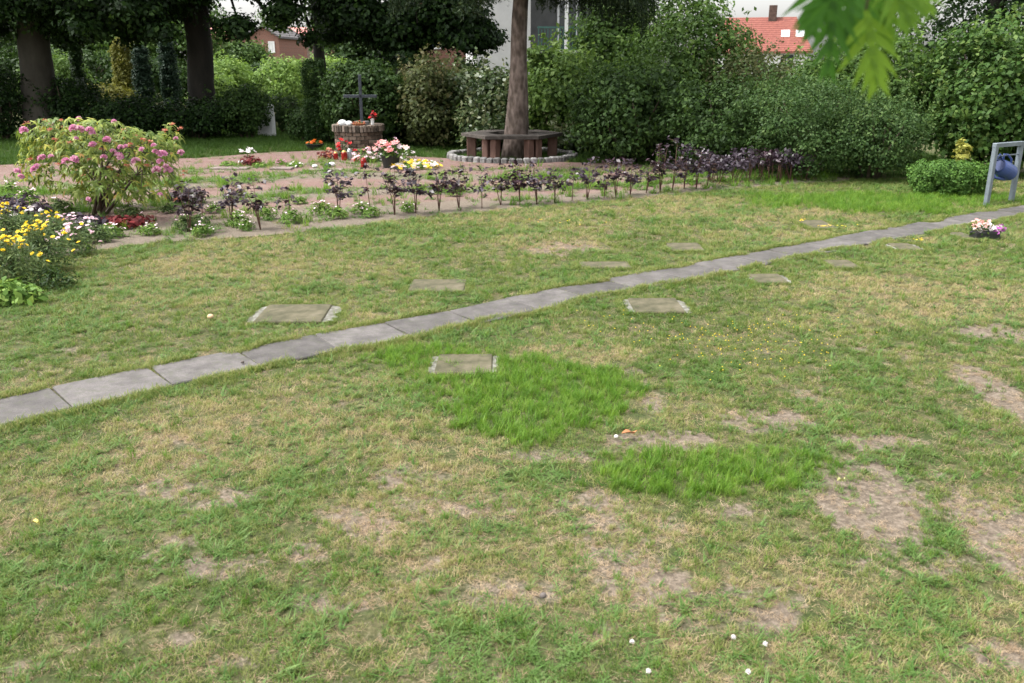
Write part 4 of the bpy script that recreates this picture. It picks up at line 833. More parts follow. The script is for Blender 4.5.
bouquet('rose_bunch', 'bunch of dark red roses leaning against the pedestal', 'flowers', gp(346, 158), .14, .28, True, [('blossom', 'red_petal', 9, .045)], 21, nleaf=120, leafmat='dark_leaf', group=GI)
bouquet('withered_plant', 'brownish withered plant at the left foot of the pedestal', 'plant', gp(327, 159.5), .17, .15, True, [('blossom', 'spent', 14, .03)], 22, leafmat='redleaf', nleaf=130, group=GI)
bouquet('flower_arrangement', 'green arrangement with pink and white flowers before the pedestal', 'flowers', gp(366, 163), .2, .2, True, [('blossom', 'pinkwhite', 16, .045), ('pink_blossom', 'salmon_petal', 7, .04)], 23, nleaf=260, leafmat='bright_leaf', group=GI)
bouquet('white_flowers', 'small white flowers between the two arrangements', 'flowers', gp(380, 162), .09, .1, True, [('blossom', 'white_petal', 14, .03)], 24, nleaf=80, leafmat='weed', group=GI)
bouquet('potted_bouquet', 'large pink bouquet in dark pot right of the pedestal', 'flowers', gp(391, 168.5), .22, .24, True, [('blossom', 'salmon_petal', 16, .055), ('white_blossom', 'pinkwhite', 12, .04)], 25, pot=(.13, .17, darkpot), nleaf=300, leafmat='mid_leaf', group=GI)
bouquet('white_spray', 'airy white and green spray right of the pink bouquet', 'flowers', gp(405, 164), .17, .24, True, [('blossom', 'white_petal', 24, .025)], 26, nleaf=260, leafmat='bright_leaf', leafsize=.04, group=GI)
bouquet('funeral_cushion', 'flat cushion of yellow and white flowers on the gravel', 'flower cushion', gp(416, 169), .32, .1, True, [('yellow_blossom', 'yellow_petal', 44, .04), ('white_blossom', 'white_petal', 44, .04)], 27, nleaf=260, leafmat='weed', group=GI)
bouquet('orange_basket', 'dark basket with orange flowers on the shaded grass', 'basket', gp(315, 149, -.01), .13, .07, True, [('blossom', 'orange_petal', 12, .035)], 28, pot=(.14, .09, darkpot), nleaf=60, group=GI)
bouquet('red_leaf_plant', 'dark red-leaved plant topped with white flowers on the left bed', 'plant', gp(251, 166), .2, .16, True, [('blossom', 'redleaf', 6, .03)], 29, nleaf=320, leafmat='redleaf', leafsize=.06)
e = empty('white_lily', gp(249, 165.5), 0, 'white lily-like flowers standing above the red-leaved plant', 'flowers'); mb = MB(); random.seed(30)
for k in range(9): flower(mb, (random.uniform(-.13, .13), random.uniform(-.05, .05), .22 + random.uniform(0, .08)), 6, .05, .8)
mb.build('blossom', M['white_petal'], e); mb = MB()
for k in range(5): mb.tube([(0, 0, 0), (random.uniform(-.1, .1), 0, .24)], .004, 5)
mb.build('stem', M['greenstem'], e)
bouquet('pink_flower', 'tiny bright pink flowers on the bed behind the seedlings', 'flowers', gp(281, 164.5), .08, .07, True, [('blossom', 'pink', 8, .035)], 31, nleaf=50, leafmat='weed')
bouquet('low_plant', 'low green plant with white dots right of the pink flowers', 'plant', gp(294, 168), .17, .08, True, [('blossom', 'white_petal', 7, .03)], 32, nleaf=160, leafmat='weed')
bouquet('low_plant', 'bright green low plant below the red-leaved plant', 'plant', gp(261, 168), .16, .07, True, [], 33, nleaf=160, leafmat='weed')
bouquet('low_plant', 'low green plant left of the red-leaved plant', 'plant', gp(229, 166.5), .17, .08, True, [], 34, nleaf=160, leafmat='weed')
M['small_slab'] = surf_mat('worn_pink_slab', [(.3, S(.13, .10, .09)), (.7, S(.25, .2, .185))], 9, rough=.85)
for px, py, w, lb in ((230, 170, .62, 'flat worn slab left on the reddish bed, under the red-leaved plant'), (326, 171.5, .55, 'flat worn slab on the bed in front of the pedestal, left side'), (88, 169, .5, 'flat slab behind the pink rhododendron'), (282, 170, .35, 'small flat slab under the bright pink flowers')):
    tag(MB().box((0, 0, .02), (w, .24, .045), bev=.006).build('name_slab', M['small_slab'], loc=gp(px, py, .0)), lb, 'stone slab', 'flat slabs on the gravel bed')
for px, py, s_, mt, lb in ((315, 168.5, .05, 'white_stone', 'small pale stone on the bed near the left slab end'), (332, 167, .06, 'white_stone', 'white pebble beside a dark stone below the pedestal'), (328, 168, .06, 'cross', 'dark stone beside the white pebble below the pedestal'), (241, 164, .045, 'white_stone', 'small white stone left of the red-leaved plant')):
    pr = [(s_ * math.sin(t), s_ * .6 * (1 - math.cos(t))) for t in np.linspace(.15, 3.0, 7)]; tag(MB().lathe((0, 0, 0), pr, 10, jit=.08).build('stone', M[mt], smooth=True, loc=gp(px, py, .01)), lb, 'stone')
p = U(265, 110, 21.6); tag(MB().box((0, 0, .38), (.42, .2, .76), bev=.05).build('headstone', M['white_stone'], loc=(p[0], p[1], 0)), 'white headstone top showing among the dark bushes on the left', 'headstone')

for o_ in list(col.objects):
    if o_.get('group') == GI and o_.type == 'EMPTY': o_.scale = (.85,) * 3 if o_.name.startswith('grave_candle') else (1.25,) * 3
# ---------------------------------------------------------------- purple seedling row
def seedling(seed, h, bushy=1.0, mat='purple_leaf', lsize=.05):
    random.seed(seed); r = np.random.default_rng(seed); e = empty('purple_seedling'); mb = MB(); P = []; N = []
    top = Vector((random.uniform(-.05, .05), random.uniform(-.03, .03), h)); nst = 1 if bushy < 1.2 else 3
    for q in range(nst):
        tp = top + Vector((random.uniform(-.18, .18) * (q > 0), random.uniform(-.1, .1) * (q > 0), -random.uniform(0, .3) * h * (q > 0)))
        pts = [Vector((0, 0, -.02)), Vector((tp.x * .2 + random.uniform(-.02, .02), tp.y * .3, h * .4)), tp]; mb.tube(pts, [.006, .005, .002], 5)
        for k in range(int(5 * bushy) + 1):
            t = random.uniform(.38, 1) if k % 3 else random.uniform(.38, .6); b = pts[1].lerp(tp, (t - .38) / .62); a = random.uniform(0, 6.28); l_ = random.uniform(.05, .14) * bushy ** .5
            en = b + Vector((math.cos(a) * l_, math.sin(a) * l_ * .8, random.uniform(-.02, .05))); mb.tube([b, en], [.003, .0015], 4, cap=False)
            for m_ in range(5): 
                f = random.uniform(.3, 1.15); P.append(list(b.lerp(en, f) + Vector((random.gauss(0, .018), random.gauss(0, .018), random.gauss(0, .015))))); N.append([random.gauss(0, .6), random.gauss(0, .6), 1])
        for k in range(6): P.append([tp.x + random.gauss(0, .03), tp.y + random.gauss(0, .03), tp.z + random.gauss(0, .02)]); N.append([random.gauss(0, .5), random.gauss(0, .5), 1])
    mb.build('stem', M['stem_red'], e, smooth=True); P = np.array(P); N = np.array(N)
    V, Fc = leaf_quads(P, N, lsize, .62, r); np_mesh('foliage', V, Fc, M[mat], e, attr=r.random(len(P))); return e
ROW = [(232, 226, 46, 1.1), (243, 231, 0, 0), (261, 231, 50, 1.4), (288, 223, 32, .9), (339, 218, 42, 1.5), (371, 215, 45, 1.0), (395, 216, 46, 1.5), (416, 214, 44, 1.5), (439, 212, 40, 1.4), (459, 209, 40, 1.5), (482, 209, 28, 1.0), (501, 206, 38, 1.3), (520, 206, 40, 1.5), (537, 205, 34, 1.3),
       (555, 204, 28, .9), (572, 202, 26, .7), (587, 200, 34, 1.1), (604, 199, 18, .8), (616, 198, 33, 1.3), (630, 196, 28, .9), (646, 194, 28, .9), (660, 193, 40, 1.0), (672, 192, 44, 1.5), (684, 190, 26, .9), (696, 190, 36, 1.3), (707, 188, 28, 1.2), (190, 234, 48, 1.4), (205, 226, 30, 1.0)]
ROW = sorted([q for q in ROW if q[3] > 0])
ordn = ['first', 'second', 'third', 'fourth', 'fifth', 'sixth', 'seventh', 'eighth', 'ninth', 'tenth', 'eleventh', 'twelfth', 'thirteenth', 'fourteenth', 'fifteenth', 'sixteenth', 'seventeenth', 'eighteenth', 'nineteenth', 'twentieth', 'twenty-first', 'twenty-second', 'twenty-third', 'twenty-fourth', 'twenty-fifth', 'twenty-sixth', 'twenty-seventh', 'twenty-eighth', 'twenty-ninth']
look = {0: 'leafy', 1: 'thin'}
for i, (px, py, hp, bu) in enumerate(ROW):
    p = G(px, py); h = hp * math.hypot(p[1], H) / F; e = seedling(900 + i, h * (1.12 if i > 13 else 1), bu + (.3 if i > 13 else .15), 'lilac_leaf' if i % 3 == 2 or i > 22 else 'purple_leaf', lsize=.058)
    e.location = (p[0], p[1], .012); adj = 'bushy' if bu >= 1.3 else ('sparse' if bu <= .9 else 'slender')
    tag(e, f'{adj} purple-leaved seedling, {ordn[i]} from the left in the row edging the bed', 'seedling', 'purple-leaved seedlings edging the bed')
e0 = None
for i, (px, yb, w, h_, lb) in enumerate([(722, 186, 17, 34, 'leftmost of the bushy purple shrubs closing the seedling row'), (745, 185, 19, 38, 'broad purple shrub next to the leftmost one at the end of the seedling row'), (768, 184, 18, 35, 'purple shrub with dark centre near the right end of the row'), (788, 184, 17, 36, 'taller purple shrub second from the right end of the row'), (803, 182, 12, 30, 'rightmost purple shrub, reddish leaves, touching the green privet')]):
    p = G(px, yb); k = math.hypot(p[1], H) / F; e = empty('purple_shrub', (p[0], p[1] + .25, .01), 0, lb, 'shrub', 'bushy purple shrubs at the end of the row')
    V, Fc, t = clumps((0, 0, h_ * k * .62), (w * k, .35, h_ * k * .33), 40, .07, 10, .055, seed=960 + i, aspect=.5, zmin=.12, irregular=.25); np_mesh('foliage', V, Fc, M['purple_leaf' if i in (2, 4) else 'lilac_leaf'], e, attr=t)
    stems((0, 0), (0, 0, h_ * k * .5), (w * k * .7, .2, h_ * k * .3), 9, .007, M['stem_red'], e, 960 + i)
for px, yb, h_, lb in ((660, 172, 20, 'light green upright sapling behind the seedling row, left of two'), (680, 170, 20, 'light green upright sapling behind the seedling row, right of two')):
    p = G(px, yb); e = empty('sapling', (p[0], p[1], 0), 0, lb, 'sapling', 'light green saplings'); h = h_ * math.hypot(p[1], H) / F
    V, Fc, t = clumps((0, 0, h * .7), (.08, .08, h * .35), 24, .04, 8, .05, seed=int(px), aspect=.4, zmin=.1); np_mesh('foliage', V, Fc, M['bright_leaf'], e, attr=t); MB().tube([(0, 0, -.02), (0, 0, h)], [.006, .003], 5).build('stem', M['greenstem'], e)

# ---------------------------------------------------------------- low flowering weeds in the bed
def mound(seed, w, h, n, mat, fl, fcount, fr, lsize=.045, asp=.3):
    random.seed(seed); r = np.random.default_rng(seed); e = empty('flowering_weed')
    a = r.uniform(0, 6.28, n); el_ = r.uniform(.15, 1.5, n); rr_ = r.uniform(.3, 1, n) ** .6; irr = 1 + .3 * np.sin(a * 3 + seed) * r.uniform(0, 1, n)
    d = np.stack([np.cos(a) * np.cos(el_), np.sin(a) * np.cos(el_), np.sin(el_)], 1); P = d * (rr_ * irr)[:, None] * np.array([w, w * .8, h]) + [0, 0, .01]
    V, Fc = leaf_quads(P, d + r.normal(size=d.shape) * .6 + [0, 0, .5], lsize, asp, r); np_mesh('foliage', V, Fc, M[mat], e, attr=r.random(n))
    if fcount:
        mb = MB()
        for k in range(fcount):
            a_ = random.uniform(0, 6.28); q = random.uniform(.1, 1.1); flower(mb, (math.cos(a_) * w * q, math.sin(a_) * w * .8 * q, h * (1.05 - .5 * q * q) + random.uniform(0, .03)), 8, fr, .6, w=.6, cup=.1)
        mb.build('blossom', M[fl], e)
    return e
WP = [mound(1000 + i, .15, .13, 330, 'weed' if i != 1 else 'feather', 'pinkwhite', (14, 8, 3, 18)[i], .014) for i in range(4)]
wl = [(112, 238, 0, 1.1, 'white-dotted weed mound directly below the pink rhododendron'), (150, 236, 0, .95, 'white-dotted weed mound right below the rhododendron, second of two'), (186, 232, 1, 1.1, 'feathery weed at the foot of the leftmost purple seedling'), (199, 229, 1, 1.0, 'upright green weed right of the leftmost seedling'),
      (203, 237, 3, .8, 'small flowering weed at the bed edge left'), (240, 228, 0, 1.0, 'weed mound between the two left seedlings'), (267, 220, 2, 1.0, 'plain green weed mound behind a seedling on the left'), (246, 231, 3, .8, 'pale-flowered weed at the bed edge, below the second mound'), (292, 224, 2, 1.1, 'low green weed by the thin seedling, left of centre'),
      (215, 214, 3, .8, 'flowering weed behind the seedling row near the rhododendron'), (322, 216, 0, 1.1, 'weed mound with white flowers left of the middle seedlings'), (337, 220, 2, 1.0, 'dark green weed under the fourth seedling'), (361, 214, 0, 1.0, 'white-flowered weed mound between two seedlings, centre left'), (372, 218, 2, .95, 'bright green weed at the bed edge, centre left'), (408, 213, 3, .9, 'weed with pink flowers beneath the twin bushy seedlings'),
      (131, 222, 1, 1.2, 'feathery bush under the right side of the rhododendron'), (60, 215, 1, 1.3, 'feathery green mound under the left side of the rhododendron'), (90, 205, 1, 1.0, 'green weed behind the rhododendron stems'), (30, 205, 3, 1.3, 'pale-flowered mound behind the purple bush on the left'), (10, 195, 0, 1.3, 'white-dotted mound at the left edge of the bed'), (455, 197, 2, .8, 'small green weed behind the central seedlings'),
      (168, 214, 1, .9, 'green weed right of the rhododendron'), (650, 187, 2, .8, 'small green weed behind the right seedlings'), (300, 205, 2, .8, 'small green weed on the pink gravel, left of centre'), (600, 190, 2, .7, 'tiny green weed behind the right-hand seedlings'), (690, 185, 2, .8, 'small weed near the purple shrubs')]
used = set()
for px, py, k, s_, lb in wl:
    o = WP[k] if k not in used else copy_tree(WP[k]); used.add(k); p = G(px, py)
    o.location = (p[0], p[1], .008); o.rotation_euler.z = random.uniform(0, 6); o.scale = (s_, s_, s_ * random.uniform(.8, 1.1)); tag(o, lb, 'weed', 'flowering weeds in the bed')

# yellow flowered plants and daisies at the left edge
def yplant(seed, w, h, n, nf, mat='feather', fm='yellow_petal', fr=.022, np_=6, lsize=.05, asp=.22):
    e = mound(seed, w, h, n, mat, None, 0, 0, lsize, asp); random.seed(seed)
    mb = MB(); flower(mb, (0, 0, 0), np_, fr, 0, w=.75, cup=.3); flower(mb, (0, 0, fr * .2), np_, fr * .6, 0, w=.75, cup=.6); f0 = mb.build('flower', M[fm], e); sm = MB()
    for k in range(nf):
        f = f0 if k == 0 else f0.copy()
        if k: col.objects.link(f); f.parent = e
        a_ = random.uniform(0, 6.28); q = random.uniform(.05, 1.05); z = h * (1.12 - .55 * q * q) + random.uniform(-.02, .07); x_, y_ = math.cos(a_) * w * q, math.sin(a_) * w * .8 * q
        f.location = (x_, y_, z); f.rotation_euler = (random.uniform(-.1, .9), random.uniform(-.5, .5), random.uniform(0, 6)); sm.tube([(x_ * .7, y_ * .7, h * .3), (x_, y_, z)], .002, 4)
    sm.build('stem', M['greenstem'], e); return e
yl = [(2, 292, .30, .34, 38, 'yellow_petal', 'yellow_flower_plant', 'yellow-flowered feathery plant at the left frame edge, nearest the camera'), (38, 275, .3, .33, 34, 'yellow_petal', 'yellow_flower_plant', 'yellow-flowered feathery plant right of the edge one, by the lawn'),
      (5, 255, .34, .36, 34, 'yellow_petal', 'yellow_flower_plant', 'yellow-flowered feathery plant at the left edge, behind the nearest'), (-45, 285, .4, .4, 24, 'yellow_petal', 'yellow_flower_plant', 'yellow-flowered plant beyond the left frame edge'), (50, 250, .26, .28, 16, 'yellow_petal', 'yellow_flower_plant', 'smaller yellow-flowered plant behind the front ones'),
      (68, 258, .24, .2, 20, 'pinkwhite', 'daisy_plant', 'pale pink daisy clump between yellow flowers and lawn'), (60, 240, .3, .16, 22, 'pinkwhite', 'daisy_plant', 'pale pink daisy clump behind the yellow flowers'), (92, 246, .18, .17, 6, 'pinkwhite', 'daisy_plant', 'small daisy clump at the lawn edge left of the rhododendron'), (20, 236, .28, .2, 12, 'white_petal', 'daisy_plant', 'white daisy clump behind the yellow flowers at left')]
for i, (px, py, w, h, nf, fm, nm, lb) in enumerate(yl):
    e = yplant(1100 + i, w, h, 1500 if 'yellow' in nm else 800, nf, 'feather', fm, .021 if 'yellow' in nm else .024, 5 if 'yellow' in nm else 9); e.name = nm; p = G(px, py); e.location = (p[0], p[1] + .12, 0); tag(e, lb, 'flowering plant', 'flowers at the left edge')
e = mound(1140, .3, .13, 700, 'weed', None, 0, 0, .07, .5); e.name = 'leafy_weed'; e.location = (*G(8, 302)[:2], 0); tag(e, 'bright broad-leaved weed at the lawn edge, far left', 'weed')
e = mound(1141, .26, .14, 700, 'dark_leaf', None, 0, 0, .035, .3); e.name = 'leafy_weed'; e.location = (*G(52, 288)[:2], 0); tag(e, 'dark feathery weed under the yellow flowers at the lawn edge', 'weed')
for i, (px, py, w, h, lb) in enumerate([(18, 222, .5, .3, 'dark purple bush at the left edge behind the yellow flowers'), (82, 232, .28, .17, 'small purple-leaved bush under the rhododendron, left'), (125, 228, .3, .1, 'low reddish-purple plant under the rhododendron, right'), (190, 205, .24, .22, 'purple bush right beside the rhododendron')]):
    e = empty('purple_bush', (*G(px, py)[:2], 0), 0, lb, 'bush', 'purple bushes around the rhododendron'); V, Fc, t = clumps((0, 0, h * .55), (w, w * .7, h * .5), 60, .08, 14, .055, seed=1150 + i, aspect=.55, irregular=.25)
    np_mesh('foliage', V, Fc, M['redleaf' if i == 2 else 'lilac_leaf' if i < 2 else 'purple_leaf'], e, attr=t); stems((0, 0), (0, 0, h * .4), (w * .6, w * .5, h * .3), 8, .006, M['stem_red'], e, 1150 + i)

# ---------------------------------------------------------------- the pink rhododendron
rp = G(98, 216); RY = rp[1]; e = empty('pink_rhododendron', (rp[0], rp[1], 0), 0, 'large pink-flowering rhododendron with yellowish leaves at the left of the bed', 'shrub')
random.seed(77); r = np.random.default_rng(77)
kpx = math.hypot(RY, H) / F
def rloc(px, py, dy=0): p = U(px, py, RY + dy); return np.array([p[0] - rp[0], dy, p[2]])
outline = [(18, 128), (40, 118), (75, 118), (110, 120), (135, 127), (160, 133), (170, 122), (182, 138), (176, 165), (184, 185), (165, 200), (140, 205), (118, 200), (95, 200), (60, 190), (30, 186), (14, 172), (22, 148)]
ros = []
while len(ros) < 1000:
    px, py = r.uniform(12, 186), r.uniform(115, 206)
    if not in_poly(np.array([px]), np.array([py]), outline)[0]: continue
    if py > 182 and r.random() < .3: continue
    if py > 160 and 20 < px < 75 and r.random() < .45: continue
    edge_x = 1 - abs(px - 98) / 92; dmax = .75 * math.sqrt(max(edge_x, .03)); d_ = r.uniform(-1, 1); d_ = math.copysign(abs(d_) ** .6, d_) * dmax
    ros.append(rloc(px, py, d_))
V = []; Fc = []; A = []
for p in ros:
    ax = norm((p - np.array([0, 0, .3]))[None] + r.normal(0, .25, (1, 3)))[0]; ax = norm((ax + [0, 0, .7])[None])[0]; s_ = norm(np.cross(ax, [.3, .9, .2])[None])[0]; b_ = np.cross(ax, s_); tone = r.random() * .5
    for k in range(int(r.integers(6, 10))):
        a = r.uniform(0, 6.28); d = s_ * math.cos(a) + b_ * math.sin(a); q = np.cross(ax, d); L_ = r.uniform(.05, .085); w = L_ * .14; n0 = len(V); dr_ = r.uniform(.15, .9)
        pts = [p + d * L_ * t * (1 - .25 * dr_ * t) - np.array([0, 0, 1]) * L_ * dr_ * t * t + ax * L_ * .12 * t for t in (0, .35, .7, 1)]
        for t, ww in zip(pts, (.25, 1, .9, .08)): V.append(t - q * w * ww + ax * .002 * ww); V.append(t + q * w * ww + ax * .002 * ww)
        rr_ = min(1, max(0, tone * 1.5 - .1 + r.random() * .45))
        for j in range(3): Fc.append((n0 + 2 * j, n0 + 2 * j + 1, n0 + 2 * j + 3, n0 + 2 * j + 2)); A.append(rr_)
np_mesh('foliage', V, Fc, M['rhodo'], e, attr=A, smooth=True)
mb = MB()
for k in range(9):
    a = random.uniform(0, 6.28); b0 = Vector((math.cos(a) * .06, math.sin(a) * .06, -.02)); tg = Vector(ros[k * 17]) ; m_ = b0.lerp(tg, .45) + Vector((0, 0, .05 + random.uniform(0, .08))); mb.tube([b0, m_, tg], [.02, .014, .005], 6, jit=.06)
    for j in range(18):
        t2 = Vector(ros[(k * 41 + j * 23) % len(ros)]); f = random.uniform(.35, .9); st = m_.lerp(tg, f); 
        if (t2 - st).length < .55: mb.tube([st, st.lerp(t2, .5) + Vector((0, 0, -.02)), t2], [.007, .005, .003], 5, cap=False)
mb.build('stem', M['twig'], e, smooth=True)
mb = MB()
for k in range(13):
    d = norm(r.normal(size=(1, 3)))[0]; d[2] = abs(d[2]) * .9; c_ = Vector(d * .032); ax = Vector(d).normalized(); s_ = ax.orthogonal().normalized(); b_ = ax.cross(s_); rn = random.random()
    for j in range(5):
        a = 6.283 * j / 5; dd = s_ * math.cos(a) + b_ * math.sin(a); q = ax.cross(dd); mb.add([c_ - ax * .015, c_ + dd * .014 + q * .013 + ax * .006, c_ + dd * .026 + ax * .012, c_ + dd * .014 - q * .013 + ax * .006], [(0, 1, 2, 3)], rn)
tr = mb.build('flower_truss', M['pink'], e)
mb = MB()
for k in range(16): d = norm(r.normal(size=(1, 3)))[0]; d[2] = abs(d[2]); mb.add([Vector(d * .005), Vector(d * .028) + Vector((.008, .004, -.01)), Vector(d * .045) - Vector((0, 0, .012)), Vector(d * .028) - Vector((.008, .004, .01))], [(0, 1, 2, 3)])
sp = mb.build('spent_truss', M['spent'], e)
tz = [(79, 119), (51, 125), (114, 122), (74, 129), (80, 130), (76, 139), (92, 134), (93, 146), (42, 159), (51, 157), (66, 162), (74, 160), (37, 167), (17, 172), (21, 177), (24, 131), (104, 158), (119, 157), (113, 152), (107, 141), (121, 148), (136, 162), (142, 150), (155, 152), (161, 155), (166, 167), (170, 170), (160, 162), (157, 171), (176, 139), (181, 153), (160, 195), (88, 200), (43, 157), (126, 147), (154, 146), (35, 170), (90, 131), (163, 155), (168, 172)]
for k, (px, py) in enumerate(tz):
    f = tr if k == 0 else tr.copy()
    if k: col.objects.link(f); f.parent = e
    f.location = rloc(px, py, -.74 * math.sqrt(max(.05, 1 - ((px - 98) / 92) ** 2)) * (1 if py > 128 else .4)); f.rotation_euler = (random.uniform(-.2, .9), random.uniform(-.4, .4), random.uniform(0, 6)); s_ = random.uniform(.6, 1.15); f.scale = (s_,) * 3
for k, (px, py) in enumerate([(27, 123), (60, 121), (172, 125), (165, 131), (150, 142), (143, 140), (50, 130), (98, 172), (83, 176), (110, 168), (127, 166), (64, 128), (185, 172), (176, 200), (124, 130), (135, 136), (180, 129), (58, 165), (70, 143), (102, 150), (147, 166), (45, 121), (30, 160), (182, 176), (117, 176), (55, 140), (90, 160), (130, 145)]):
    f = sp if k == 0 else sp.copy()
    if k: col.objects.link(f); f.parent = e
    f.location = rloc(px, py, -.6 * math.sqrt(max(.05, 1 - ((px - 98) / 92) ** 2)) * (1 if py > 128 else .4)); f.rotation_euler = (random.uniform(-.2, .6), 0, random.uniform(0, 6))

# ---------------------------------------------------------------- watering can rack
M['alu'] = surf_mat('painted_grey_steel', [(.3, S(.13, .155, .175)), (.7, S(.2, .23, .26))], 10, rough=.45, bump=.1, metallic=.2)
M['blue'] = surf_mat('blue_plastic', [(.3, S(.03, .055, .18)), (.7, S(.055, .095, .28))], 5, rough=.4, bump=.05, spec=.5); M['darkblue'] = plain('dark_blue_plastic', S(.02, .035, .11), .45)
pl_ = G(986, 205); pr_ = G(1011, 201.5); d_ = pr_ - pl_; wid = float(np.hypot(d_[0], d_[1])); az = math.atan2(d_[1], d_[0]); hr = 56 * math.hypot(pl_[1], H) / F
print('rack', wid, math.degrees(az), hr)
e = empty('can_rack', (pl_[0], pl_[1], 0), az, 'grey metal frame by the path with a blue watering can hanging inside', 'rack')
for x_ in (0, wid): MB().box((x_, 0, hr / 2 - .05), (.06, .05, hr + .1), bev=.004).build('post', M['alu'], e)
MB().box((wid / 2, 0, hr + .022), (wid + .066, .055, .05), bev=.004).build('crossbar', M['alu'], e)
for y_ in (0,): MB().tube([(0, y_, hr - .11), (wid, y_, hr - .11)], .008, 8).build('hanging_rail', M['alu'], e)
def can(loc, rz, lb):
    c_ = empty('watering_can', loc, rz, lb, 'watering can')
    # local: body axis along x, mouth facing +x and a little down
    body = MB(); prof = [(.081, .004), (.085, .01), (.085, .15), (.074, .22), (.066, .235)]
    body.lathe((0, 0, 0), prof, 22); o = body.build('body', M['blue'], c_, smooth=False); 
    bt = MB(); bt.lathe((0, 0, 0), [(.079, -.006), (.08, .0035)], 22); bt.build('bottom', M['darkblue'], c_); mth = MB(); mth.lathe((0, 0, 0), [(.06, .236), (.07, .245), (.064, .25), (.055, .239)], 22); o2 = mth.build('mouth', M['darkblue'], c_)
    h_ = MB(); h_.tube([(.08 * 0, -.07, .20), (0, -.125, .22), (0, -.145, .15), (0, -.13, .06), (0, -.08, .03)], .011, 8); o3 = h_.build('handle', M['blue'], c_, smooth=True); h_ = MB(); h_.tube([(0, -.066, .225), (0, -.10, .29), (0, -.03, .335), (0, .05, .30), (0, .066, .225)], .010, 8); h_.build('carrying_handle', M['blue'], c_, smooth=True)
    s_ = MB(); s_.tube([(0, .075, .04), (0, .105, .13), (0, .125, .24)], [.022, .015, .012], 10); s_.lathe((0, .125, .24), [(.012, 0), (.028, .02), (.026, .026)], 12); o4 = s_.build('spout', M['blue'], c_, smooth=True)
    return c_
for k, (y_, lb) in enumerate([(0, 'blue plastic watering can hanging by its handle inside the grey rack')]):
    c_ = can((0, 0, 0), 0, lb); Mx = Matrix.Translation((pl_[0], pl_[1], 0)) @ Matrix.Rotation(az, 4, 'Z') @ Matrix.Translation((wid * .5 + .125, y_, hr - .335)) @ Matrix.Rotation(R(-68), 4, 'Y') @ Matrix.Rotation(R(90), 4, 'Z')
    c_.matrix_world = Mx @ Matrix.Scale(1.2, 4)

# potted flowers standing in the lawn
random.seed(61); p = G(984, 239); e = empty('flower_trough', (p[0], p[1], 0), R(4), 'small dark trough with pink, white and purple flowers in the right lawn', 'flower pot')
mb = MB(); mb.box((0, 0, .035), (.26, .12, .09), bev=.012, taper=1.1); mb.build('trough', darkpot, e)
def spray(nm, mat, cx, cz, n, sx, sz, fr):
    mb = MB()
    for k in range(n): flower(mb, (cx + random.gauss(0, sx), random.gauss(-.02, .035), cz + random.gauss(0, sz)), 6, fr, 1.0)
    mb.build(nm, M[mat], e)
spray('pink_blossom', 'salmon_petal', -.07, .15, 26, .045, .025, .022); spray('white_blossom', 'white_petal', .03, .115, 26, .05, .014, .026); spray('white_bunch', 'white_petal', -.09, .1, 10, .02, .02, .022); spray('purple_blossom', 'purple_petal', .12, .09, 16, .02, .03, .022)
r = np.random.default_rng(9); P = r.normal(0, 1, (120, 3)) * [.08, .035, .03] + [0, 0, .1]; V, Fc = leaf_quads(P, r.normal(size=P.shape) + [0, 0, .6], .04, .5, r); np_mesh('foliage', V, Fc, M['mid_leaf'], e, attr=r.random(120))

# ---------------------------------------------------------------- small things lying in the lawn
def litter_leaf(px, py, L_, mat, lb, nm='fallen_leaf'):
    p = G(px, py); mb = MB(); n = 8
    vs = [(-L_ / 2, 0, .0)] + [(L_ * (t - .5), L_ * .28 * math.sin(math.pi * t), .012 * math.sin(math.pi * t * 1.5)) for t in np.linspace(.15, .85, 5)] + [(L_ / 2, 0, .014)] + [(L_ * (t - .5), -L_ * .28 * math.sin(math.pi * t), .016 * math.sin(math.pi * t)) for t in np.linspace(.85, .15, 5)]
    mb.add(vs + [(0, 0, .002)], [(i, (i + 1) % 12, 12) for i in range(12)]); o = mb.build(nm, mat, loc=(p[0], p[1], .03)); o.rotation_euler.z = random.uniform(-.6, .3); tag(o, lb, 'fallen leaf')
litter_leaf(629, 439, .075, plain('brown_dead_leaf', S(.42, .17, .07), .7), 'curled orange-brown dead leaf on the bare patch below the lush grass')
litter_leaf(37, 530, .04, plain('yellow_dead_leaf', S(.65, .55, .15), .7), 'small yellow fallen leaf in the lawn at the lower left')
litter_leaf(840, 487, .035, plain('lime_dead_leaf', S(.5, .5, .2), .7), 'small pale leaf on the bare soil patch at the right')
random.seed(8)
CL = [(632, 645, 'leftmost of the white clover heads along the bottom edge of the lawn'), (648, 674, 'white clover head near the bottom edge, just right of the leftmost'), (765, 647, 'largest white clover head, right of the bottom centre'), (748, 675, 'white clover head at the bottom edge below the largest one'), (733, 640, 'small white clover head left of the largest one')]
for px, py, lb in CL:
    p = G(px, py, .04); mb = MB()
    for k in range(40):
        d = Vector((random.gauss(0, 1), random.gauss(0, 1), random.gauss(.2, 1))).normalized(); flower(mb, d * .004, 3, .0045, 1, cup=.6)
    e = empty('clover_head', (p[0], p[1], .0), 0, lb, 'clover flower', 'white clover heads in the lawn'); mb.build('blossom', M['white_petal'], e, loc=(0, 0, .05)); MB().tube([(0, 0, 0), (0, 0, .05)], .0012, 5).build('stem', M['greenstem'], e)
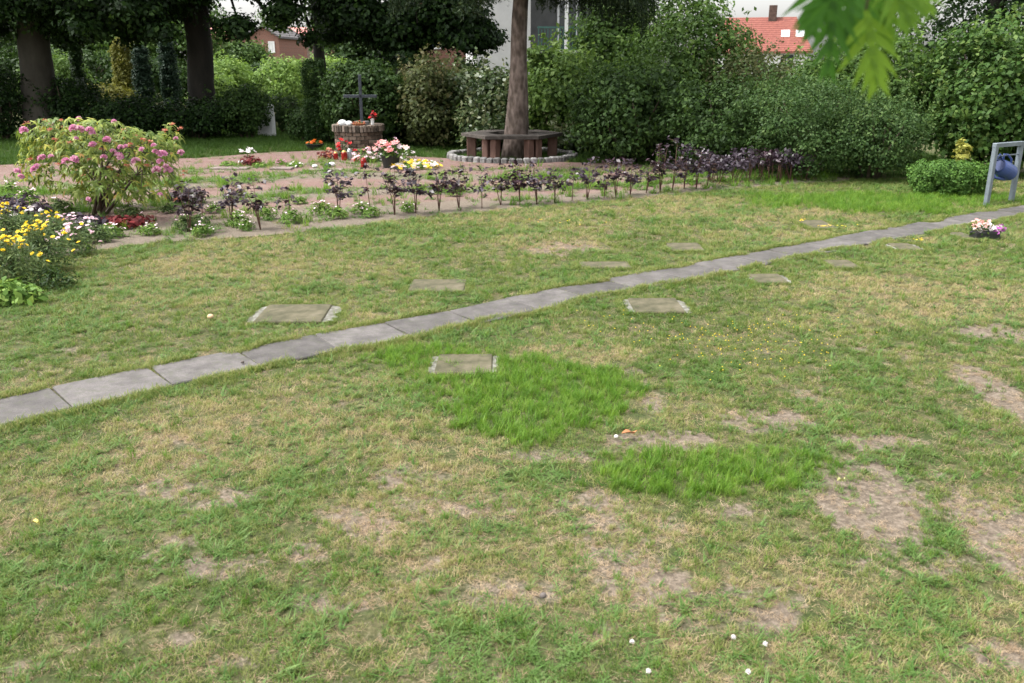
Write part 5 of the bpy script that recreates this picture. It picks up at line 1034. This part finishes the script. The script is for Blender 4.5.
for px, py, s_, lb in ((211, 321, .022, 'tan pebble in the lawn left of the leftmost plaque'), (543, 602, .012, 'dark pebble on the bare patch near the bottom centre'), (616, 441, .01, 'white pebble left of the orange-brown leaf'), (243, 366, .012, 'brown pebble lying on the slab path')):
    pr = [(s_ * math.sin(t), s_ * .75 * (1 - math.cos(t))) for t in np.linspace(.15, 3.0, 7)]; tag(MB().lathe((0, 0, 0), pr, 10, jit=.1).build('pebble', plain('pebble_' + str(px), S(.6, .42, .25) if px == 211 else S(.7, .68, .64) if px == 616 else S(.12, .1, .09), .8), smooth=True, loc=(*G(px, py)[:2], .016)), lb, 'pebble')
# tiny yellow flowers in the turf
n = 0; V = []; Fc = []
yf = [(760, 360, 80, 22, 70), (770, 335, 80, 16, 36), (802, 226, 4, 1, 12), (824, 232, 9, 1, 12), (918, 246, 4, 1, 8), (850, 233, 14, 3, 8), (700, 345, 60, 12, 30), (640, 330, 60, 14, 20), (560, 228, 60, 5, 10)]
for cx_, cy_, sx_, sy_, m_ in yf:
    for k in range(m_):
        p = G(random.gauss(cx_, sx_ * .5), random.gauss(cy_, sy_ * .5)); 
        if path_dist(p[0], p[1]) < .26: continue
        q = .0045 if cy_ > 300 else .011; z = .035 + random.uniform(0, .02) + (.02 if cy_ < 300 else 0); V += [(p[0] - q, p[1], z), (p[0], p[1] - q, z + .004), (p[0] + q, p[1], z), (p[0], p[1] + q, z + .004)]; Fc.append((n, n + 1, n + 2, n + 3)); n += 4
tag(np_mesh('yellow_wildflowers', V, Fc, M['yellow_petal'], attr=np.random.rand(len(Fc))), 'tiny yellow wildflowers dotted through the turf near the path', 'wildflowers', kind='stuff')

# ---------------------------------------------------------------- houses
def brickwall(name, c1, c2, mort):
    m, nt, out = newmat(name); tc = node(nt, 'ShaderNodeTexCoord'); mp = node(nt, 'ShaderNodeMapping'); mp.inputs['Rotation'].default_value = (R(90), 0, 0); nt.links.new(tc.outputs['Object'], mp.inputs[0])
    b = node(nt, 'ShaderNodeTexBrick'); b.inputs['Scale'].default_value = 4; b.inputs['Color1'].default_value = (*c1, 1); b.inputs['Color2'].default_value = (*c2, 1); b.inputs['Mortar'].default_value = (*mort, 1); nt.links.new(mp.outputs[0], b.inputs[0])
    p = node(nt, 'ShaderNodeBsdfPrincipled'); p.inputs['Roughness'].default_value = .9; nt.links.new(b.outputs[0], p.inputs['Base Color']); nt.links.new(p.outputs[0], out.inputs[0]); return m
def tiles(name, c1, c2):
    m, nt, out = newmat(name); tc = node(nt, 'ShaderNodeTexCoord'); w = node(nt, 'ShaderNodeTexWave', wave_type='BANDS', bands_direction='Z'); w.inputs['Scale'].default_value = 1.6; w.inputs['Distortion'].default_value = .4; nt.links.new(tc.outputs['Object'], w.inputs[0])
    n_ = node(nt, 'ShaderNodeTexNoise'); n_.inputs['Scale'].default_value = 3; n_.inputs['Detail'].default_value = 8; nt.links.new(tc.outputs['Object'], n_.inputs[0]); ad = node(nt, 'ShaderNodeMath', operation='MULTIPLY_ADD'); nt.links.new(w.outputs['Fac'], ad.inputs[0]); ad.inputs[1].default_value = .35; nt.links.new(n_.outputs['Fac'], ad.inputs[2])
    c_ = ramp(nt, ad.outputs[0], [(.4, c1), (.9, c2)]); p = node(nt, 'ShaderNodeBsdfPrincipled'); p.inputs['Roughness'].default_value = .8; nt.links.new(c_, p.inputs['Base Color']); b = node(nt, 'ShaderNodeBump'); b.inputs['Distance'].default_value = .05; nt.links.new(w.outputs['Fac'], b.inputs['Height']); nt.links.new(b.outputs[0], p.inputs['Normal']); nt.links.new(p.outputs[0], out.inputs[0]); return m
M['redtile'] = tiles('red_roof_tile', S(.13, .03, .02), S(.21, .062, .042)); M['darktile'] = tiles('dark_roof_tile', S(.05, .045, .045), S(.1, .09, .09)); M['pinktile'] = tiles('faded_red_tile', S(.42, .15, .13), S(.56, .25, .22))
M['hbrick'] = brickwall('house_brick', S(.24, .105, .075), S(.18, .08, .06), S(.24, .18, .15)); M['white_wall'] = surf_mat('white_render', [(.3, S(.6, .59, .58)), (.7, S(.74, .73, .72))], 2, rough=.9, bump=.05)
M['glass'] = plain('window_glass', S(.03, .04, .045), .08, spec=.8); M['white_frame'] = plain('white_window_frame', S(.78, .78, .78), .5)
def window(parent, x, y, z, w, h, rz=0, pane='glass'):
    f = MB()
    for dx, dz, ww, hh in ((-w / 2 + .04, 0, .08, h), (w / 2 - .04, 0, .08, h), (0, h / 2 - .04, w - .16, .08), (0, -h / 2 + .04, w - .16, .08), (0, 0, .06, h - .16)): f.box((dx, 0, dz), (ww, .09, hh))
    o = f.build('window', M['white_frame'], parent, loc=(x, y, z)); MB().box((0, .02, 0), (w - .12, .03, h - .12)).build('pane', M[pane], o); return o
def gable(name, label, px, Y, w, d, eave_px, ridge_px, wallmat, roofmat, rz=0, ridge='x', over=.4, hip=0):
    c_ = U(px, 65, Y); ze = U(px, eave_px, Y)[2]; zr = U(px, ridge_px, Y)[2]; e = empty(name, (c_[0], c_[1], 0), rz, label, 'house')
    mb = MB(); mb.box((0, 0, ze / 2 - .1), (w, d, ze + .2))
    if ridge == 'y': mb.add([(-w / 2, -d / 2, ze), (w / 2, -d / 2, ze), (0, -d / 2, zr - .1), (-w / 2, d / 2, ze), (w / 2, d / 2, ze), (0, d / 2, zr - .1)], [(0, 1, 2), (5, 4, 3)])
    else: mb.add([(-w / 2, -d / 2, ze), (-w / 2, d / 2, ze), (-w / 2, 0, zr - .1), (w / 2, -d / 2, ze), (w / 2, d / 2, ze), (w / 2 - hip * 1.3, 0, zr - .3)], [(2, 1, 0), (3, 4, 5)])
    mb.build('wall', M[wallmat], e); th = .16; rb = MB()
    for s_ in (-1, 1):
        if ridge == 'y': a = Vector((s_ * (w / 2 + over), 0, ze - over * (zr - ze) / (w / 2))); b = Vector((0, 0, zr)); ex = Vector((0, d / 2 + over, 0))
        else: a = Vector((0, s_ * (d / 2 + over), ze - over * (zr - ze) / (d / 2))); b = Vector((0, 0, zr)); ex = Vector((w / 2 + over, 0, 0))
        u_ = Vector((0, 0, th)); hx = Vector((hip, 0, 0)); rb.add([a - ex, a + ex, b + ex - hx, b - ex, a - ex + u_, a + ex + u_, b + ex - hx + u_, b - ex + u_], [(3, 2, 1, 0), (4, 5, 6, 7), (0, 1, 5, 4), (1, 2, 6, 5), (2, 3, 7, 6), (3, 0, 4, 7)])
    if hip: za = ze - over * (zr - ze) / (d / 2) + th; rb.add([Vector((w / 2 + over, -d / 2 - over, za)), Vector((w / 2 + over, d / 2 + over, za)), Vector((w / 2 + over - hip, 0, zr + th))], [(0, 1, 2)])
    ro = rb.build('roof', M[roofmat], e); return e, ro, ze, zr, w, d
# red roof on the right
e, ro, ze, zr, w, d = gable('red_roof_house', 'white house with red tiled roof and dark chimney showing above the right shrubs', 762, 88, 8.0, 9, 51, 19, 'white_wall', 'redtile', rz=R(-16), ridge='x', hip=1.6)
MB().box((.6, -.3, zr + .35), (.75, .7, 1.7), bev=.03).build('chimney', surf_mat('sooty_brick', [(.3, S(.05, .03, .025)), (.7, S(.11, .07, .055))], 5), ro)
for x_, in ((1.9,), (3.2,)):
    t_ = .45; y_ = -(d / 2) * (1 - t_); z_ = ze + (zr - ze) * t_ + .18; sl = math.atan2(zr - ze, d / 2); mb = MB(); mb.box((0, 0, 0), (.75, 1.1, .1), M=Matrix.Rotation(sl, 4, 'X')); o = mb.build('roof_window', M['white_frame'], ro, loc=(x_, y_, z_)); MB().box((0, -.0, .06), (.55, .85, .04), M=Matrix.Rotation(sl, 4, 'X')).build('pane', plain('bright_glass', S(.6, .65, .7), .1), o)
for x_ in (-2.6, -.4, 2.2): window(e, x_, -d / 2 - .03, ze - .9, 1.3, 1.2)
# white house with green balcony
c_ = U(529, 65, 33); e = empty('white_house', (c_[0], c_[1], 0), R(8), 'white rendered house with green balcony behind the spruce trunk', 'house')
k = 33 * .95 / F * 1.05
MB().box((-.95, 2, 3), (2.0, 4, 6.2)).build('wall', surf_mat('pale_grey_render', [(.3, S(.46, .45, .45)), (.7, S(.58, .57, .57))], 2, rough=.9, bump=.05), e)
MB().box((1.7, 4.3, 3), (3.3, 5, 6.2)).build('rear_wall', surf_mat('grey_render', [(.3, S(.09, .09, .09)), (.7, S(.14, .14, .14))], 2, bump=.05), e)
MB().box((-1.25, -.02, 2.75), (.12, .1, .6)).build('slit_window', M['glass'], e)
MB().box((2.0, .9, 2.05), (3.4, 1.8, .16), bev=.02).build('balcony_slab', surf_mat('concrete', [(.3, S(.3, .3, .29)), (.7, S(.42, .42, .4))], 3), e)
ral = MB(); ral.box((2.0, .03, 2.95), (3.4, .05, .06)); ral.box((2.0, .03, 2.2), (3.4, .05, .05))
for i in range(30): ral.box((.35 + i * .114, .03, 2.57), (.03, .03, .72))
ral.build('balcony_railing', plain('green_railing', S(.05, .13, .11), .5), e)
MB().box((1.35, -.06, 2.5), (.12, .1, 5.4), bev=.01).build('downpipe', M['white_frame'], e); window(e, 2.1, 1.75, 3.1, 1.5, 1.9)
MB().box((.6, 2.6, 6.35), (6.6, 6.6, .3), bev=.03).build('roof', M['darktile'], e)
# brick houses to the left
e, ro, ze, zr, w, d = gable('brick_house', 'red brick house with steep gable and white windows seen through the left trees', 279, 88, 2.9, 7, 38, 28, 'hbrick', 'darktile', rz=R(-6), ridge='y', over=.25)
window(e, -.7, -d / 2 - .04, ze - .95, .8, .6); window(e, .75, -d / 2 - .04, ze - .9, .6, 1.0, pane='white_frame')
e, ro, ze, zr, w, d = gable('brick_house', 'low brick house with pale red roof at the upper left, partly hidden', 228, 100, 3.4, 6, 38, 26, 'hbrick', 'pinktile', ridge='x')
e, ro, ze, zr, w, d = gable('brick_house', 'pale red roofed house just right of the steep brick gable', 296, 100, 4.0, 6, 42, 29, 'hbrick', 'pinktile', ridge='x')
e, ro, ze, zr, w, d = gable('brick_house', 'brick house with dark sloping roof left above the ivy mound', 345, 80, 5.0, 7, 46, 30, 'hbrick', 'darktile', rz=R(10), ridge='y'); window(e, .6, -d / 2 - .04, ze - .9, .9, .9)
e, ro, ze, zr, w, d = gable('brick_house', 'orange brick house glimpsed behind the near-black beech', 458, 42, 3.0, 6, 20, -30, 'hbrick', 'redtile', rz=R(4), ridge='x')
window(e, -1.0, -d / 2 - .04, 2.7, .5, .8)

# ---------------------------------------------------------------- overhanging branch near the camera, from a tree beside the photographer
e = empty('overhanging_tree', (2.7, -.7, 0), 0, 'tree whose blurred lobed leaves hang into the top right corner', 'tree')
O = np.array([2.7, -.7, 0])
random.seed(5); MB().tube([(0, 0, -.1), (.02, 0, .8), (0, .03, 1.8), (-.05, .05, 3.0), (-.05, .1, 4.2)], [.13, .10, .09, .075, .03], 14, jit=.04).build('trunk', M['twig'], e, smooth=True)
def cam_pt(px, py, dist):
    a = (px - 512) / F; b = (341.5 - py) / F; v = np.array([a, math.cos(PITCH) + b * math.sin(PITCH), -math.sin(PITCH) + b * math.cos(PITCH)]); return v / np.linalg.norm(v) * dist + [0, 0, H] - O
hub = cam_pt(885, -75, 1.12)
MB().tube([(-.04, .04, 2.6), (-.5, .6, 2.75), tuple(hub * .4 + np.array([-.5, .6, 2.75]) * .6 + [0, 0, .03]), tuple(hub)], [.03, .02, .011, .005], 8).build('branch', M['twig'], e, smooth=True)
def finger(p, d, nr, L_, w, tone, V, Fc, A, droop=.25):
    """one lance-shaped lobe with a shallow fold along its midrib"""
    d = d / np.linalg.norm(d); sd_ = np.cross(d, nr); sd_ /= np.linalg.norm(sd_); n0 = len(V); K = 9
    for i in range(K + 1):
        t = i / K; c = p + d * L_ * t - nr * 0 - np.array([0, 0, 1]) * L_ * droop * t * t; ww = w * (.55 + .45 * math.sin(math.pi * min(1, t * 1.1 + .05))) * (1 - t ** 3.2) + .0004
        V += [c - sd_ * ww + nr * ww * .22, c, c + sd_ * ww + nr * ww * .22]
    for i in range(K):
        a = n0 + 3 * i; Fc.append((a, a + 1, a + 4, a + 3)); A.append(tone); Fc.append((a + 1, a + 2, a + 5, a + 4)); A.append(tone)
def lobed(base, tip, nrm, width, tone, V, Fc, A, pairs=4):
    """deeply cut leaf: a midrib strip with pairs of long pointed lobes sweeping forward"""
    base = np.array(base, float); tip = np.array(tip, float); ax = tip - base; L_ = np.linalg.norm(ax); ax /= L_; nrm = np.array(nrm, float); s_ = norm(np.cross(ax, nrm)[None])[0]; nr = np.cross(s_, ax)
    if nr[1] > 0: nr = -nr
    finger(base, ax, nr, L_, width * .17, tone, V, Fc, A, .03)
    for k in range(pairs):
        t = .12 + .66 * k / max(1, pairs - 1); ll = width * (1.25, 1.55, 1.4, 1.0, .8)[min(k, 4)]
        for sg in (-1, 1):
            an = math.radians((58, 50, 42, 34, 28)[min(k, 4)] + random.uniform(-6, 6)); d = ax * math.cos(an) + s_ * sg * math.sin(an) - nr * random.uniform(-.1, .12)
            finger(base + ax * L_ * (t + random.uniform(-.02, .02)), d, nr, ll * random.uniform(.9, 1.12), width * .155, min(1, max(0, tone + random.uniform(-.06, .06))), V, Fc, A, .12)
V = []; Fc = []; A = []; pet = MB()
lv = [((836, -30), (826, 84), 1.06, .030, .35), ((866, 10), (878, 92), 1.12, .034, .95), ((850, -25), (803, 30), 1.08, .027, .3), ((888, -30), (912, 28), 1.15, .032, .8), ((905, -25), (930, 14), 1.18, .026, .9),
      ((864, -35), (860, 34), 1.2, .034, .6), ((822, -30), (810, 40), 1.12, .027, .35), ((925, -60), (936, -4), 1.2, .03, .6), ((852, -10), (846, 52), 1.14, .027, .3), ((878, -20), (886, 44), 1.22, .03, .7)]
for b, t, dd, wd, cr_ in lv:
    bb = cam_pt(*b, dd); tt_ = cam_pt(*t, dd - .015); lobed(bb, tt_, (random.uniform(-.3, .3), -1, .35 + random.uniform(-.2, .2)), wd, cr_, V, Fc, A, 5); pet.tube([tuple(hub), tuple((hub + bb) / 2 + [0, 0, .01]), tuple(bb)], [.003, .002, .0015], 5)
for k in range(70):
    a = random.uniform(0, 6.28); p = np.array([-.2 + math.cos(a) * random.uniform(.2, 1.3), .4 + math.sin(a) * random.uniform(.2, 1.0), random.uniform(3.0, 4.6)]); lobed(p, p + [random.uniform(-.08, .08), random.uniform(-.08, .08), -.12], (random.gauss(0, 1), random.gauss(0, 1), .5), .035, random.random(), V, Fc, A, 4)
    pet.tube([(-.05, .1, random.uniform(2.9, 4.1)), tuple(p)], [.006, .002], 4, cap=False)
np_mesh('leaves', V, Fc, M['front_leaf'], e, attr=A, smooth=True); pet.build('twig', M['twig'], e, smooth=True)

# ---------------------------------------------------------------- light, sky, camera
w = bpy.data.worlds.new('World'); sc.world = w; w.use_nodes = True; nt = w.node_tree; bg = nt.nodes['Background']
sky = nt.nodes.new('ShaderNodeTexSky'); sky.sky_type = 'NISHITA'; sky.sun_disc = False
EL, AZ = 60, 265   # compass azimuth of the sun, from +Y clockwise
sky.sun_elevation = R(EL); sky.sun_rotation = R(AZ); sky.air_density = 1.4; sky.dust_density = 4
hs = nt.nodes.new('ShaderNodeHueSaturation'); hs.inputs['Saturation'].default_value = .14; nt.links.new(sky.outputs[0], hs.inputs['Color']); nt.links.new(hs.outputs[0], bg.inputs['Color']); bg.inputs['Strength'].default_value = .15
sd = bpy.data.lights.new('sun', 'SUN'); sd.energy = 1.6; sd.angle = R(12); sd.color = (1, .97, .92); so = bpy.data.objects.new('sun', sd); col.objects.link(so)
dv = Vector((math.sin(R(AZ)) * math.cos(R(EL)), math.cos(R(AZ)) * math.cos(R(EL)), math.sin(R(EL)))); so.rotation_euler = dv.to_track_quat('Z', 'Y').to_euler()
cd = bpy.data.cameras.new('camera'); co = bpy.data.objects.new('camera', cd); col.objects.link(co); sc.camera = co
cd.sensor_width = 36; cd.lens = F / 1024 * 36; cd.clip_end = 1000; co.location = (0, 0, H); co.rotation_euler = (math.pi / 2 - PITCH, 0, 0)
cd.dof.use_dof = True; cd.dof.focus_distance = 7; cd.dof.aperture_fstop = 5
sc.view_settings.view_transform = 'Standard'; sc.view_settings.look = 'None'; sc.view_settings.gamma = 1; sc.view_settings.use_curve_mapping = False; sc.view_settings.exposure = 1.52
sc.render.engine = 'CYCLES'; sc.cycles.max_bounces = 6; sc.cycles.diffuse_bounces = 3; sc.cycles.glossy_bounces = 2; sc.cycles.transmission_bounces = 3; sc.cycles.use_denoising = True
